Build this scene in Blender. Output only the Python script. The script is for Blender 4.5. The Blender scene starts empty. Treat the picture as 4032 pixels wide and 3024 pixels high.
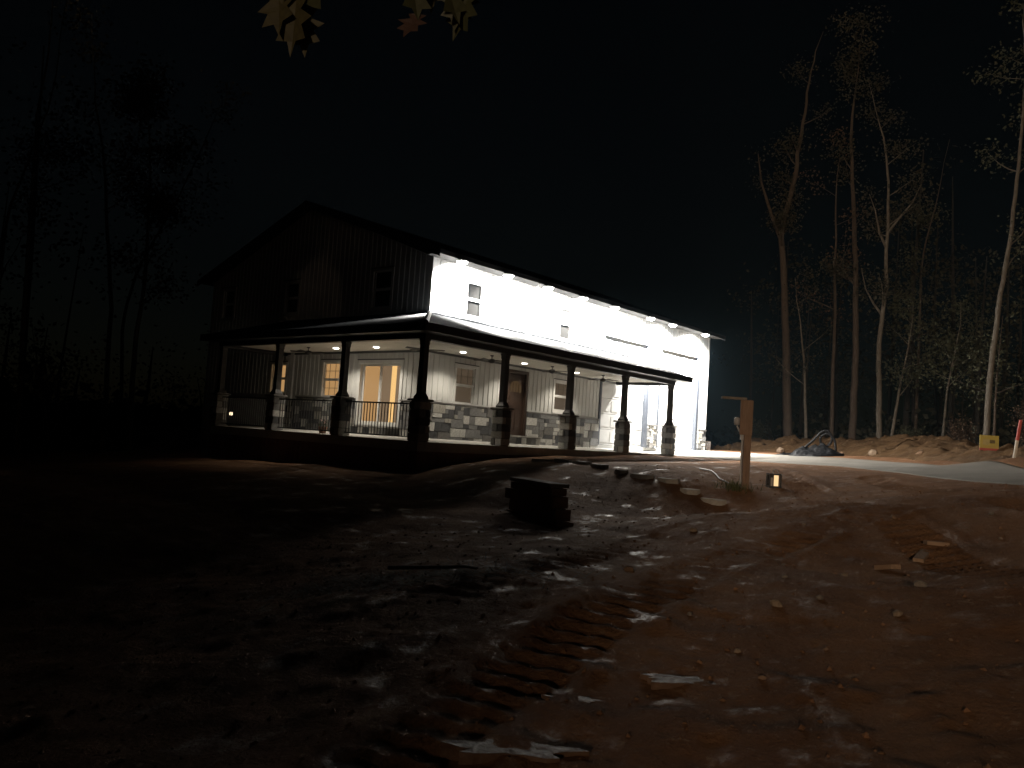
import bpy, math, random
import numpy as np
from mathutils import Vector, Matrix, Quaternion

random.seed(7)
RNG = np.random.default_rng(11)
S = bpy.context.scene
COL = S.collection
R = math.radians

# ------------------------------------------------------------------ camera
cam_d = bpy.data.cameras.new('camera')
cam_d.sensor_width = 36.0
cam_d.lens = 28.92
cam_d.clip_end = 2000
cam = bpy.data.objects.new('camera', cam_d)
COL.objects.link(cam)
_r = Vector((0.63806646, -0.76714673, 0.06600827))
_f = Vector((0.76451834, 0.64140093, 0.06416031))
_u = _r.cross(_f)
M = Matrix((( _r.x, _u.x, -_f.x, -14.44635), (_r.y, _u.y, -_f.y, -15.08356), (_r.z, _u.z, -_f.z, 0.2689), (0, 0, 0, 1)))
cam.matrix_world = M
S.camera = cam

# ------------------------------------------------------------------ world and the one weak warm sun
SUN_DIR = Vector((-0.92, -0.386, 0.15)).normalized()
w = bpy.data.worlds.new('World'); S.world = w; w.use_nodes = True
nt = w.node_tree; nt.nodes.clear()
sky = nt.nodes.new('ShaderNodeTexSky'); sky.sky_type = 'NISHITA'; sky.sun_disc = False
sky.sun_elevation = math.asin(SUN_DIR.z); sky.sun_rotation = math.atan2(SUN_DIR.x, SUN_DIR.y)
bg = nt.nodes.new('ShaderNodeBackground'); bg.inputs['Strength'].default_value = 0.00045
ou = nt.nodes.new('ShaderNodeOutputWorld')
nt.links.new(sky.outputs['Color'], bg.inputs['Color']); nt.links.new(bg.outputs['Background'], ou.inputs['Surface'])
sl = bpy.data.lights.new('sun', 'SUN'); sl.energy = 0.92; sl.angle = R(4.0); sl.color = (1.0, 0.74, 0.50)
so = bpy.data.objects.new('sun', sl); COL.objects.link(so)
so.rotation_euler = SUN_DIR.to_track_quat('Z', 'Y').to_euler(); so.location = (-20, -40, 20)
S.view_settings.view_transform = 'Standard'; S.view_settings.look = 'None'
S.view_settings.exposure = 0.0; S.view_settings.gamma = 1.0; S.view_settings.use_curve_mapping = False
S.render.engine = 'CYCLES'
S.cycles.use_denoising = True
S.cycles.use_light_tree = True
S.cycles.max_bounces = 6; S.cycles.diffuse_bounces = 4; S.cycles.glossy_bounces = 3
S.cycles.transmission_bounces = 4; S.cycles.transparent_max_bounces = 8; S.cycles.volume_bounces = 0
S.cycles.sample_clamp_indirect = 4.0
FLOOD_W = 8500.0
DRIVE_W = 2300.0
PORCH_W = 165.0

# ------------------------------------------------------------------ materials
MATS = {}
def mat(name, col, rough=0.6, col2=None, scale=4.0, bump=0.0, bscale=None, metal=0.0, spec=0.5, detail=6.0, emit=None, estr=0.0, stretch=None, contrast=(0.35, 0.65)):
    if name in MATS: return MATS[name]
    m = bpy.data.materials.new(name); m.use_nodes = True
    t = m.node_tree; b = t.nodes['Principled BSDF']
    b.inputs['Base Color'].default_value = (*col, 1); b.inputs['Roughness'].default_value = rough
    b.inputs['Metallic'].default_value = metal; b.inputs['Specular IOR Level'].default_value = spec
    tc = t.nodes.new('ShaderNodeTexCoord'); src = tc.outputs['Object']
    if stretch:
        mp = t.nodes.new('ShaderNodeMapping'); mp.inputs['Scale'].default_value = stretch
        t.links.new(src, mp.inputs['Vector']); src = mp.outputs['Vector']
    if col2 is not None:
        n = t.nodes.new('ShaderNodeTexNoise'); n.inputs['Scale'].default_value = scale; n.inputs['Detail'].default_value = detail
        t.links.new(src, n.inputs['Vector'])
        cr = t.nodes.new('ShaderNodeValToRGB'); cr.color_ramp.elements[0].position = contrast[0]; cr.color_ramp.elements[1].position = contrast[1]
        cr.color_ramp.elements[0].color = (*col, 1); cr.color_ramp.elements[1].color = (*col2, 1)
        t.links.new(n.outputs['Fac'], cr.inputs['Fac']); t.links.new(cr.outputs['Color'], b.inputs['Base Color'])
    if bump > 0:
        n2 = t.nodes.new('ShaderNodeTexNoise'); n2.inputs['Scale'].default_value = bscale or scale * 4; n2.inputs['Detail'].default_value = 8
        t.links.new(src, n2.inputs['Vector'])
        bp = t.nodes.new('ShaderNodeBump'); bp.inputs['Strength'].default_value = bump; bp.inputs['Distance'].default_value = 0.02
        t.links.new(n2.outputs['Fac'], bp.inputs['Height']); t.links.new(bp.outputs['Normal'], b.inputs['Normal'])
    if emit:
        b.inputs['Emission Color'].default_value = (*emit, 1); b.inputs['Emission Strength'].default_value = estr
    MATS[name] = m
    return m

def glass_mat():
    m = bpy.data.materials.new('window_glass'); m.use_nodes = True
    t = m.node_tree; t.nodes.clear()
    tr = t.nodes.new('ShaderNodeBsdfTransparent'); gl = t.nodes.new('ShaderNodeBsdfGlossy'); gl.inputs['Roughness'].default_value = 0.04
    lw = t.nodes.new('ShaderNodeLayerWeight'); lw.inputs['Blend'].default_value = 0.5
    pw = t.nodes.new('ShaderNodeMath'); pw.operation = 'POWER'; pw.inputs[1].default_value = 4.0; t.links.new(lw.outputs['Facing'], pw.inputs[0])
    fr = t.nodes.new('ShaderNodeMath'); fr.operation = 'MULTIPLY_ADD'; fr.inputs[1].default_value = 0.6; fr.inputs[2].default_value = 0.03; t.links.new(pw.outputs[0], fr.inputs[0])
    mx = t.nodes.new('ShaderNodeMixShader'); o = t.nodes.new('ShaderNodeOutputMaterial')
    t.links.new(fr.outputs[0], mx.inputs[0]); t.links.new(tr.outputs[0], mx.inputs[1]); t.links.new(gl.outputs[0], mx.inputs[2])
    t.links.new(mx.outputs[0], o.inputs['Surface'])
    return m
GLASS = glass_mat()
M_CLAD = mat('white_metal_cladding', (0.66, 0.66, 0.65), 0.45, (0.60, 0.60, 0.585), 1.2, 0.05, 30)
M_TRIM = mat('white_trim', (0.72, 0.72, 0.71), 0.5, (0.66, 0.66, 0.645), 3)
M_DARK = mat('charcoal_metal', (0.018, 0.02, 0.024), 0.42, (0.026, 0.028, 0.032), 3, 0.05, 20)
M_ROOF = mat('black_metal_roof', (0.007, 0.0077, 0.009), 0.45, (0.010, 0.011, 0.0125), 2, 0.05, 12, spec=.25)
M_NAVY = mat('dark_jamb_trim', (0.05, 0.058, 0.075), 0.5, (0.06, 0.068, 0.085), 3)
M_SOFF = mat('soffit_panel', (0.10, 0.10, 0.10), 0.6, (0.13, 0.13, 0.13), 4)
M_CEIL = mat('porch_ceiling_board', (0.76, 0.73, 0.66), 0.6, (0.70, 0.67, 0.60), 2)
M_CONC = mat('porch_concrete', (0.50, 0.49, 0.46), 0.75, (0.40, 0.39, 0.37), 2.5, 0.2, 30)
M_DRIVE = mat('driveway_concrete', (0.22, 0.21, 0.19), 0.9, (0.155, 0.148, 0.135), 0.8, 0.3, 25)
M_POST = mat('dark_column_paint', (0.020, 0.018, 0.018), 0.55, (0.03, 0.027, 0.026), 6, 0.1, 30)
M_MORT = mat('mortar', (0.15, 0.145, 0.14), 0.9, (0.11, 0.105, 0.10), 14, 0.3, 60)
M_BLACKM = mat('black_rail_metal', (0.03, 0.03, 0.032), 0.4, (0.045, 0.045, 0.048), 10)
M_SKIRT = mat('brown_metal_skirting', (0.26, 0.125, 0.085), 0.55, (0.20, 0.095, 0.065), 2.5, 0.1, 20, stretch=(3, 3, .5))
M_GDOOR = mat('white_garage_door', (0.75, 0.75, 0.74), 0.45, (0.7, 0.7, 0.69), 2)
M_DOORB = mat('brown_front_door', (0.055, 0.032, 0.022), 0.5, (0.04, 0.023, 0.016), 6, 0.1, 40, stretch=(6, 6, .6))
STONES = [mat('stone_%s' % n, c, 0.85, tuple(v * 0.72 for v in c), 7, 0.5, 35) for n, c in
          (('pale', (0.62, 0.61, 0.58)), ('grey', (0.24, 0.24, 0.24)), ('slate', (0.09, 0.092, 0.098)), ('tan', (0.40, 0.38, 0.34)), ('warm', (0.18, 0.172, 0.165)))]
def emis(name, col, s):
    return mat(name, (0.02, 0.02, 0.02), 0.5, emit=col, estr=s)
M_LAMPW = emis('porch_lamp_glow', (1.0, 0.93, 0.80), 14.0)
M_FLOOD = emis('flood_lens_glow', (1.0, 0.97, 0.92), 60.0)
M_GLOWO = emis('lit_curtain_amber', (1.0, 0.56, 0.22), 0.46)
M_GLOWY = emis('lit_room_strip', (1.0, 0.60, 0.22), 1.0)
M_GLOWB = emis('dim_lit_curtain', (1.0, 0.66, 0.38), 0.2)
M_GLOWD = emis('dim_lit_blind', (1.0, 0.70, 0.44), 0.075)
M_BLIND = mat('grey_roller_blind', (0.010, 0.010, 0.0098), 0.8, (0.0075, 0.0075, 0.0073), 3, spec=.1)
M_UPDARK = mat('dark_room_blind', (0.016, 0.016, 0.017), 0.8, (0.02, 0.02, 0.021), 3)

# ------------------------------------------------------------------ mesh helpers
class MB:
    def __init__(s): s.v = []; s.f = []; s.mi = []
    def add(s, vs, fs, mi=0):
        o = len(s.v); s.v += [tuple(v) for v in vs]; s.f += [tuple(i + o for i in f) for f in fs]; s.mi += [mi] * len(fs)
        return s
    def box(s, x0, x1, y0, y1, z0, z1, mi=0):
        return s.add([(x0, y0, z0), (x1, y0, z0), (x1, y1, z0), (x0, y1, z0), (x0, y0, z1), (x1, y0, z1), (x1, y1, z1), (x0, y1, z1)],
                     [(0, 3, 2, 1), (4, 5, 6, 7), (0, 1, 5, 4), (1, 2, 6, 5), (2, 3, 7, 6), (3, 0, 4, 7)], mi)
    def hexa(s, p, mi=0):      # eight points, bottom four then top four
        return s.add(p, [(0, 3, 2, 1), (4, 5, 6, 7), (0, 1, 5, 4), (1, 2, 6, 5), (2, 3, 7, 6), (3, 0, 4, 7)], mi)
    def tube(s, pts, rad, n=8, mi=0, cap=True):
        pts = [Vector(p) for p in pts]; rings = []
        o = len(s.v)
        for i, p in enumerate(pts):
            d = (pts[min(i + 1, len(pts) - 1)] - pts[max(i - 1, 0)]).normalized()
            a = d.orthogonal().normalized() if i == 0 else (prev - d * prev.dot(d)).normalized()
            prev = a; b = d.cross(a)
            rr = rad[i] if isinstance(rad, (list, tuple)) else rad
            for k in range(n):
                t = 2 * math.pi * k / n
                s.v.append(tuple(p + (a * math.cos(t) + b * math.sin(t)) * rr))
        for i in range(len(pts) - 1):
            for k in range(n):
                k2 = (k + 1) % n
                s.f.append((o + i * n + k, o + i * n + k2, o + (i + 1) * n + k2, o + (i + 1) * n + k)); s.mi.append(mi)
        if cap:
            s.f.append(tuple(o + k for k in reversed(range(n)))); s.mi.append(mi)
            e = o + (len(pts) - 1) * n; s.f.append(tuple(e + k for k in range(n))); s.mi.append(mi)
        return s
    def lathe(s, prof, c=(0, 0, 0), n=20, mi=0):     # profile of (radius, z)
        o = len(s.v)
        for r_, z in prof:
            for k in range(n):
                t = 2 * math.pi * k / n
                s.v.append((c[0] + r_ * math.cos(t), c[1] + r_ * math.sin(t), c[2] + z))
        for i in range(len(prof) - 1):
            for k in range(n):
                k2 = (k + 1) % n
                s.f.append((o + i * n + k, o + i * n + k2, o + (i + 1) * n + k2, o + (i + 1) * n + k)); s.mi.append(mi)
        s.f.append(tuple(o + k for k in reversed(range(n)))); s.mi.append(mi)
        e = o + (len(prof) - 1) * n; s.f.append(tuple(e + k for k in range(n))); s.mi.append(mi)
        return s
    def mesh(s, name, mats, smooth=False):
        me = bpy.data.meshes.new(name); me.from_pydata(s.v, [], s.f)
        for m in (mats if isinstance(mats, (list, tuple)) else [mats]): me.materials.append(m)
        if any(s.mi): me.polygons.foreach_set('material_index', s.mi)
        if smooth: me.polygons.foreach_set('use_smooth', [True] * len(me.polygons))
        me.update(); return me
    def build(s, name, mats, parent=None, smooth=False, loc=None):
        o = bpy.data.objects.new(name, s.mesh(name, mats, smooth)); COL.objects.link(o)
        if loc: o.location = loc
        if parent: par(o, parent)
        return o
BASE = {}
def par(o, p):
    o.parent = p
    if p.name in BASE: o.matrix_parent_inverse = BASE[p.name].inverted()
    return o
def thing(name, label, cat, loc=(0, 0, 0), group=None, local=False):
    o = bpy.data.objects.new(name, None); COL.objects.link(o); o.location = loc; o.empty_display_size = 0.2
    tag(o, label, cat, group)
    if not local: BASE[o.name] = Matrix.Translation(loc)
    return o
def tag(o, label, cat, group=None, kind=None):
    o['label'] = label; o['category'] = cat
    if group: o['group'] = group
    if kind: o['kind'] = kind
    return o
def inst(name, me, parent=None, loc=(0, 0, 0), rot=None, scale=None):
    o = bpy.data.objects.new(name, me); COL.objects.link(o); o.location = loc
    if rot is not None: o.rotation_euler = rot
    if scale is not None: o.scale = scale
    if parent: par(o, parent)
    return o
def dup(root, loc, rotz=None, label=None):
    r = root.copy(); COL.objects.link(r); r.location = loc
    if rotz is not None: r.rotation_euler = (0, 0, rotz)
    if label: r['label'] = label
    for ch in root.children:
        c = ch.copy(); COL.objects.link(c); c.parent = r
        for g in ch.children:
            d = g.copy(); COL.objects.link(d); d.parent = c
    return r

# ------------------------------------------------------------------ noise
_P = np.random.default_rng(5).random((256, 256))
def vnoise(x, y):
    xi = np.floor(x).astype(int); yi = np.floor(y).astype(int); fx = x - xi; fy = y - yi
    fx = fx * fx * (3 - 2 * fx); fy = fy * fy * (3 - 2 * fy)
    a = _P[xi & 255, yi & 255]; b = _P[(xi + 1) & 255, yi & 255]; c = _P[xi & 255, (yi + 1) & 255]; d = _P[(xi + 1) & 255, (yi + 1) & 255]
    return (a * (1 - fx) + b * fx) * (1 - fy) + (c * (1 - fx) + d * fx) * fy - 0.5
def fbm(x, y, sc, oct=4, gain=0.5):
    t = np.zeros_like(x); a = 1.0
    for i in range(oct):
        t += a * vnoise(x * sc + 17.3 * i, y * sc - 9.1 * i); a *= gain; sc *= 2.03
    return t
def sstep(a, b, x):
    t = np.clip((x - a) / (b - a), 0, 1); return t * t * (3 - 2 * t)

# ------------------------------------------------------------------ terrain shape
def tps(pts):
    p = np.array(pts, float); n = len(p)
    d = np.hypot(p[:, None, 0] - p[None, :, 0], p[:, None, 1] - p[None, :, 1])
    K = np.where(d > 0, d * d * np.log(np.maximum(d, 1e-9)), 0) + np.eye(n) * 0.3
    Q = np.hstack([np.ones((n, 1)), p[:, :2]])
    A = np.zeros((n + 3, n + 3)); A[:n, :n] = K; A[:n, n:] = Q; A[n:, :n] = Q.T
    c = np.linalg.solve(A, np.concatenate([p[:, 2], np.zeros(3)]))
    def f(x, y):
        o = c[n] + c[n + 1] * x + c[n + 2] * y
        for i in range(n):
            r2 = (x - p[i, 0]) ** 2 + (y - p[i, 1]) ** 2
            o = o + c[i] * 0.5 * r2 * np.log(np.maximum(r2, 1e-12))
        return o
    return f
NEAR = [(12.95, 2.4, 0.20), (12.95, -0.24, 0.00), (12.14, -1.3, -0.02), (11.44, -3.82, 0.0), (10.0, -7.03, 0.05), (7.06, -9.51, 0.03), (4.45, -11.2, 0.0), (1.97, -12.8, 0.03), (-1.2, -15.0, 0.0), (-5.5, -18.6, -0.2), (-11, -24, -0.5)]
FAR = [(20.9, 2.6, 0.24), (21.8, 1.6, 0.24), (21.65, 0.36, 0.27), (20.63, -1.54, 0.27), (18.39, -4.34, 0.30), (15.4, -7.3, 0.27), (12.3, -9.8, 0.28), (8.97, -11.9, 0.31), (5.6, -14.4, 0.3), (1.0, -18.6, 0.1), (-5, -25, -0.3)]
SHARED = [(-14.4, -15.1, -1.36), (-22, -22, -1.5), (-11.1, -12.5, -1.36), (-10.3, -11.8, -1.34), (-5.6, -10, -1.08), (-4.3, -12.7, -0.90), (-5.5, -13.9, -0.72), (-9.4, -14.4, -1.12), (-8.8, -13.3, -1.24),
          (-4.1, -11.1, -0.86), (-3.25, -7.3, -1.12), (-12, -22, -0.9), (-30, -30, -1.6), (-13.5, -11, -1.6), (-11, -7.6, -1.85), (-15, -5, -2.1), (-30, 5, -2.6), (-20, -12, -1.9), (-6.5, -8.9, -1.12), (-8.6, -9.6, -1.16)]
LOW = SHARED + [(-0.3, 0, -0.84), (-0.3, 3.7, -0.87), (-0.3, 9.2, -0.98), (-0.3, 15, -1.2), (-4.7, 2.6, -1.05), (-3, -1.8, -0.98), (-8.8, -6.6, -1.6), (-6, -5.5, -1.3), (-3, 12, -1.35), (-3, 18, -1.6), (2, 21, -1.5), (-15, 15, -1.9), (10, 35, -1.2), (-20, 45, -2), (-2.2, -4, -1.0), (20, 45, -.5)]
HIGH = SHARED + [(-0.3, -0.3, -0.62), (1.2, -0.6, -0.50), (3, -0.4, -0.32), (8, -0.4, -0.16), (12.5, -0.4, -0.06), (1.65, -3.05, -0.26), (1.2, -4.8, -0.30), (0.8, -6.6, -0.40), (1.47, -8.1, -0.45), (2.3, -8.4, -0.45), (-1.95, -8.7, -0.78), (-0.9, -6.2, -0.95), (-0.55, -6.3, -0.90), (-0.3, -5.2, -0.74), (-0.8, -7.4, -0.97), (0.1, -4.2, -0.56), (-1.2, -8.3, -1.0), (-0.2, -8.6, -0.84), (-1.7, -4.6, -0.56), (-0.4, -4.2, -0.66),
                 (-2.16, -11.65, -0.42), (-1.66, -12.7, -0.3), (4, -5, -0.18), (7, -5, -0.12), (35, 3, 0.5), (33, -10, 0.9), (22, -12, 0.7), (15.7, -10, 0.62), (11.1, -11.4, 0.62), (14, -14, 0.6), (60, 0, 0.5), (40, -40, 0.6), (30, 20, 0.3), (60, 40, 0.3)]
HIGH += [(a, b, c) for a, b, c in NEAR[1:]] + [(a, b, c) for a, b, c in FAR[:]] + [((a + d) / 2, (b + e) / 2, (c + f_) / 2) for (a, b, c), (d, e, f_) in list(zip(NEAR, FAR))[1:]]
fL = tps(LOW); fH = tps(HIGH)
W0 = np.array((0.0, -0.25)); W1 = np.array((-3.2, -7.0))
WD = (W1 - W0) / np.linalg.norm(W1 - W0); WN = np.array((-WD[1], WD[0]))     # WN points to the upper (right-hand) side
if WN[0] < 0: WN = -WN
def base_z(x, y):
    s = (x - W0[0]) * WN[0] + (y - W0[1]) * WN[1]
    arc_ = (x - W0[0]) * WD[0] + (y - W0[1]) * WD[1]; wd_ = 1.5 * sstep(6.2, 4.6, arc_)
    a = sstep(-0.02 - wd_ * .7, 0.22 + wd_ * .7, s); b = sstep(1, 9, x)
    wgt = np.where(y > -0.2, b, a)
    return fL(x, y) * (1 - wgt) + fH(x, y) * wgt
def inpoly(x, y, poly):
    c = np.zeros(x.shape, bool); n = len(poly)
    for i in range(n):
        x0, y0 = poly[i][:2]; x1, y1 = poly[(i + 1) % n][:2]
        if y0 == y1: continue
        hit = ((y0 > y) != (y1 > y)) & (x < (x1 - x0) * (y - y0) / (y1 - y0) + x0)
        c ^= hit
    return c
DPOLY = [p for p in NEAR] + [p for p in reversed(FAR)]
def polydist(x, y, line):
    best = np.full(x.shape, 1e9); arc = np.zeros(x.shape); lat = np.zeros(x.shape); acc = 0.0
    for (ax, ay), (bx, by) in zip(line[:-1], line[1:]):
        L = math.hypot(bx - ax, by - ay); tx, ty = (bx - ax) / L, (by - ay) / L
        t = np.clip((x - ax) * tx + (y - ay) * ty, 0, L)
        dx = x - ax - t * tx; dy = y - ay - t * ty; d = np.hypot(dx, dy)
        m = d < best; best = np.where(m, d, best); arc = np.where(m, acc + t, arc); lat = np.where(m, dx * -ty + dy * tx, lat); acc += L
    return best, arc, lat
TRACKS = [[(-12.5, -10.2), (-8.6, -9.7), (-5.6, -9.4), (-3.4, -9.6), (-1.2, -10.6)], [(-12.0, -12.0), (-8.5, -11.3), (-5.6, -10.9), (-3.2, -11.1), (-1.0, -12.0)],
          [(-8, -15.5), (-4, -12.9), (-0.5, -10.6), (3.0, -8.6), (6.0, -6.5)], [(-6.2, -16.6), (-2.6, -14.2), (1.0, -11.8), (4.6, -9.6)]]
def ground_z(x, y, fine=True):
    x = np.asarray(x, float); y = np.asarray(y, float)
    z = base_z(x, y)
    on = inpoly(x, y, DPOLY)
    ed, _, _ = polydist(x, y, [(a[0], a[1]) for a in NEAR]); ed2, _, _ = polydist(x, y, [(a[0], a[1]) for a in FAR])
    e = np.minimum(ed, ed2)
    amp = np.where(on, 0, sstep(0.05, 1.2, e))
    rgh = 0.35 + 0.65 * sstep(-3.5, -9.0, x)
    n = 0.10 * fbm(x, y, 0.35, 3) + rgh * (0.055 * fbm(x + 40, y, 1.3, 3) + 0.05 * np.maximum(fbm(x, y + 31, 3.1, 4), -0.12)) + 0.022 * np.abs(fbm(x, y, 9.0, 3))
    if fine:
        for ln in TRACKS:
            d, a, l = polydist(x, y, ln)
            k = sstep(0.34, 0.26, d) * np.clip(0.55 + 1.6 * fbm(x, y, 0.7, 2), 0, 1)
            ph = (a / 0.27) % 1.0
            n = n * (1 - 0.45 * k) + k * (-0.025 + 0.045 * np.where(ph < 0.35, np.sin(ph / 0.35 * math.pi), 0))
            berm = np.exp(-((d - 0.42) / 0.08) ** 2); n = n + 0.03 * berm * np.clip(0.5 + 2 * fbm(x, y, 1.5, 2), 0, 1)
    z = z + n * amp
    z = np.where(on, base_z(x, y) - 0.10 * sstep(0, 0.25, e) - 0.03, z)
    house = (x > 0.4) & (x < 12.6) & (y > 0.1) & (y < 14.4) | (x > 2.6) & (x < 20.2) & (y > 2.6) & (y < 14.4)
    z = np.where(house, -1.25, z)
    pf = (x > -0.1) & (x < 12.9) & (y > -0.12) & (y <= 0.2); z = np.where(pf, np.minimum(z, -0.2), z)
    return z
def axis(segs):
    out = [segs[0][0]]
    for a, b, st in segs:
        n = max(1, int(round((b - a) / st))); out += list(np.linspace(a, b, n + 1)[1:])
    return np.array(out)
xs = axis([(-600, -60, 60), (-60, -22, 3), (-22, -14.2, .3), (-14.2, 3.4, .05), (3.4, 14, .16), (14, 40, .4), (40, 90, 4), (90, 700, 60)])
ys = axis([(-600, -60, 60), (-60, -24, 3), (-24, -16.6, .3), (-16.6, -5.0, .05), (-5.0, 1, .12), (1, 24, .35), (24, 60, 3), (60, 700, 60)])
GX, GY = np.meshgrid(xs, ys, indexing='ij')
GZ = ground_z(GX, GY)
far_m = sstep(45, 120, np.hypot(GX, GY)); GZ = GZ * (1 - far_m) + (-0.6) * far_m
def grid_mesh(name, X, Y, Z, mats, smooth=True):
    nx, ny = X.shape
    v = np.stack([X, Y, Z], -1).reshape(-1, 3)
    i, j = np.meshgrid(np.arange(nx - 1), np.arange(ny - 1), indexing='ij'); a = (i * ny + j).ravel()
    q = np.stack([a, a + ny, a + ny + 1, a + 1], -1)
    me = bpy.data.meshes.new(name); me.vertices.add(len(v)); me.vertices.foreach_set('co', v.ravel())
    me.loops.add(q.size); me.loops.foreach_set('vertex_index', q.ravel().astype(np.int32))
    me.polygons.add(len(q)); me.polygons.foreach_set('loop_start', np.arange(0, q.size, 4).astype(np.int32))
    me.update(calc_edges=True); me.validate()
    me.materials.append(mats)
    if smooth: me.polygons.foreach_set('use_smooth', np.ones(len(q), bool))
    o = bpy.data.objects.new(name, me); COL.objects.link(o); return o

def soil_mat(name, dark, light, pale, rough=0.85):
    m = bpy.data.materials.new(name); m.use_nodes = True; t = m.node_tree; b = t.nodes['Principled BSDF']
    tc = t.nodes.new('ShaderNodeTexCoord')
    def noise(sc, det, w=0.6):
        n = t.nodes.new('ShaderNodeTexNoise'); n.inputs['Scale'].default_value = sc; n.inputs['Detail'].default_value = det; n.inputs['Roughness'].default_value = w
        t.links.new(tc.outputs['Object'], n.inputs['Vector']); return n.outputs['Fac']
    def ramp(fac, p0, p1, c0, c1):
        r = t.nodes.new('ShaderNodeValToRGB'); r.color_ramp.elements[0].position = p0; r.color_ramp.elements[1].position = p1
        r.color_ramp.elements[0].color = (*c0, 1); r.color_ramp.elements[1].color = (*c1, 1); t.links.new(fac, r.inputs['Fac']); return r.outputs['Color']
    c1 = ramp(noise(1.1, 9), 0.38, 0.62, dark, light)
    msk = ramp(noise(6.5, 6, 0.65), 0.60, 0.70, (0, 0, 0), (1, 1, 1))
    mx = t.nodes.new('ShaderNodeMix'); mx.data_type = 'RGBA'; mx.inputs['B'].default_value = (*pale, 1)
    t.links.new(msk, mx.inputs['Factor']); t.links.new(c1, mx.inputs['A']); t.links.new(mx.outputs['Result'], b.inputs['Base Color'])
    wet = t.nodes.new('ShaderNodeMapRange'); wet.inputs['From Min'].default_value = 0.56; wet.inputs['From Max'].default_value = 0.68; wet.inputs['To Min'].default_value = rough; wet.inputs['To Max'].default_value = 0.38
    wn = noise(2.3, 5, 0.6); t.links.new(wn, wet.inputs['Value']); t.links.new(wet.outputs['Result'], b.inputs['Roughness'])
    wsp = t.nodes.new('ShaderNodeMapRange'); wsp.inputs['From Min'].default_value = 0.56; wsp.inputs['From Max'].default_value = 0.68; wsp.inputs['To Min'].default_value = 0.10; wsp.inputs['To Max'].default_value = 0.42
    t.links.new(wn, wsp.inputs['Value']); t.links.new(wsp.outputs['Result'], b.inputs['Specular IOR Level'])
    bp = t.nodes.new('ShaderNodeBump'); bp.inputs['Strength'].default_value = 0.9; bp.inputs['Distance'].default_value = 0.03
    t.links.new(noise(24, 10, 0.65), bp.inputs['Height']); t.links.new(bp.outputs['Normal'], b.inputs['Normal'])
    return m
M_SOIL = soil_mat('bare_red_brown_soil', (0.155, 0.080, 0.043), (0.235, 0.128, 0.070), (0.29, 0.20, 0.14))
M_BANK = soil_mat('orange_clay', (0.062, 0.036, 0.018), (0.098, 0.058, 0.029), (0.15, 0.112, 0.072), 0.95)
g = grid_mesh('ground', GX, GY, GZ, M_SOIL); g['kind'] = 'structure'; g['label'] = 'bare red-brown graded dirt with machine tracks'

# driveway sheet between its two edges
def lerp(a, b, t): return tuple(a[i] + (b[i] - a[i]) * t for i in range(len(a)))
def resample(line, n):
    p = np.array(line); s = np.concatenate([[0], np.cumsum(np.hypot(np.diff(p[:, 0]), np.diff(p[:, 1])))]); t = np.linspace(0, 1, n); q = s / s[-1]
    # catmull-like smoothing by station index
    idx = np.interp(t, np.linspace(0, 1, len(line)), np.arange(len(line)))
    out = np.stack([np.interp(idx, np.arange(len(line)), p[:, k]) for k in range(p.shape[1])], -1)
    return out
nn = resample(NEAR, 121); ff = resample(FAR, 121)
for _ in range(4):
    nn[12:-1] = (nn[11:-2] + 2 * nn[12:-1] + nn[13:]) / 4; ff[12:-1] = (ff[11:-2] + 2 * ff[12:-1] + ff[13:]) / 4
tt = np.linspace(0, 1, 25)
DX = nn[:, None, 0] * (1 - tt) + ff[:, None, 0] * tt; DY = nn[:, None, 1] * (1 - tt) + ff[:, None, 1] * tt
DZ = base_z(DX, DY) + 0.006
DZ = np.where(DY > -0.3, np.minimum(DZ, 0.26), DZ)
# closed slab: top sheet with sides dropped
DX = np.concatenate([DX[:, :1], DX, DX[:, -1:]], 1); DY = np.concatenate([DY[:, :1], DY, DY[:, -1:]], 1); DZ = np.concatenate([DZ[:, :1] - 0.16, DZ, DZ[:, -1:] - 0.16], 1)
d = grid_mesh('driveway', DX, DY, DZ, M_DRIVE, smooth=False); d['kind'] = 'structure'; d['label'] = 'pale concrete driveway curving from the garage doors'
def gz(x, y): return float(ground_z(np.array([[float(x)]]), np.array([[float(y)]]))[0, 0])

# bank of dumped clay beyond the driveway
crest = [(23.2, 8.2, .35, .8), (24.8, 6.4, .45, 1.2), (26.67, 4.48, .47, 1.4), (27.28, 3.72, .80, 1.8), (27.94, 2.91, 1.07, 2), (27.91, 2.2, .86, 2), (27.86, 1.44, 1.17, 2.2), (28.08, -0.39, 1.30, 2.4), (28.63, -1.03, 1.12, 2.4), (27.71, -3.08, 1.42, 2.6),
         (26.49, -4.75, 1.35, 2.6), (25.2, -6.33, 1.48, 2.6), (23.42, -7.3, 1.21, 2.4), (20.64, -8.65, 1.01, 2.2), (17.76, -9.89, .93, 2.0), (15.95, -10.84, .90, 1.9), (13.4, -12.4, .85, 1.8), (10, -15, .7, 1.6), (6, -19, .5, 1.4)]
cr = resample(crest, 330)
vv = np.linspace(-1, 1, 44)
tan = np.gradient(cr[:, :2], axis=0); tan /= np.linalg.norm(tan, axis=1)[:, None]; nor = np.stack([-tan[:, 1], tan[:, 0]], -1)
BX = cr[:, None, 0] + nor[:, None, 0] * vv * cr[:, None, 3] * 1.25; BY = cr[:, None, 1] + nor[:, None, 1] * vv * cr[:, None, 3] * 1.25
prof = np.maximum(0, 1 - np.abs(vv) ** 1.7)[None, :]
gb = ground_z(BX, BY, False)
lump = 0.55 + 0.95 * np.abs(fbm(BX, BY, 0.75, 3)) + 0.35 * fbm(BX, BY, 2.4, 4)
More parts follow.
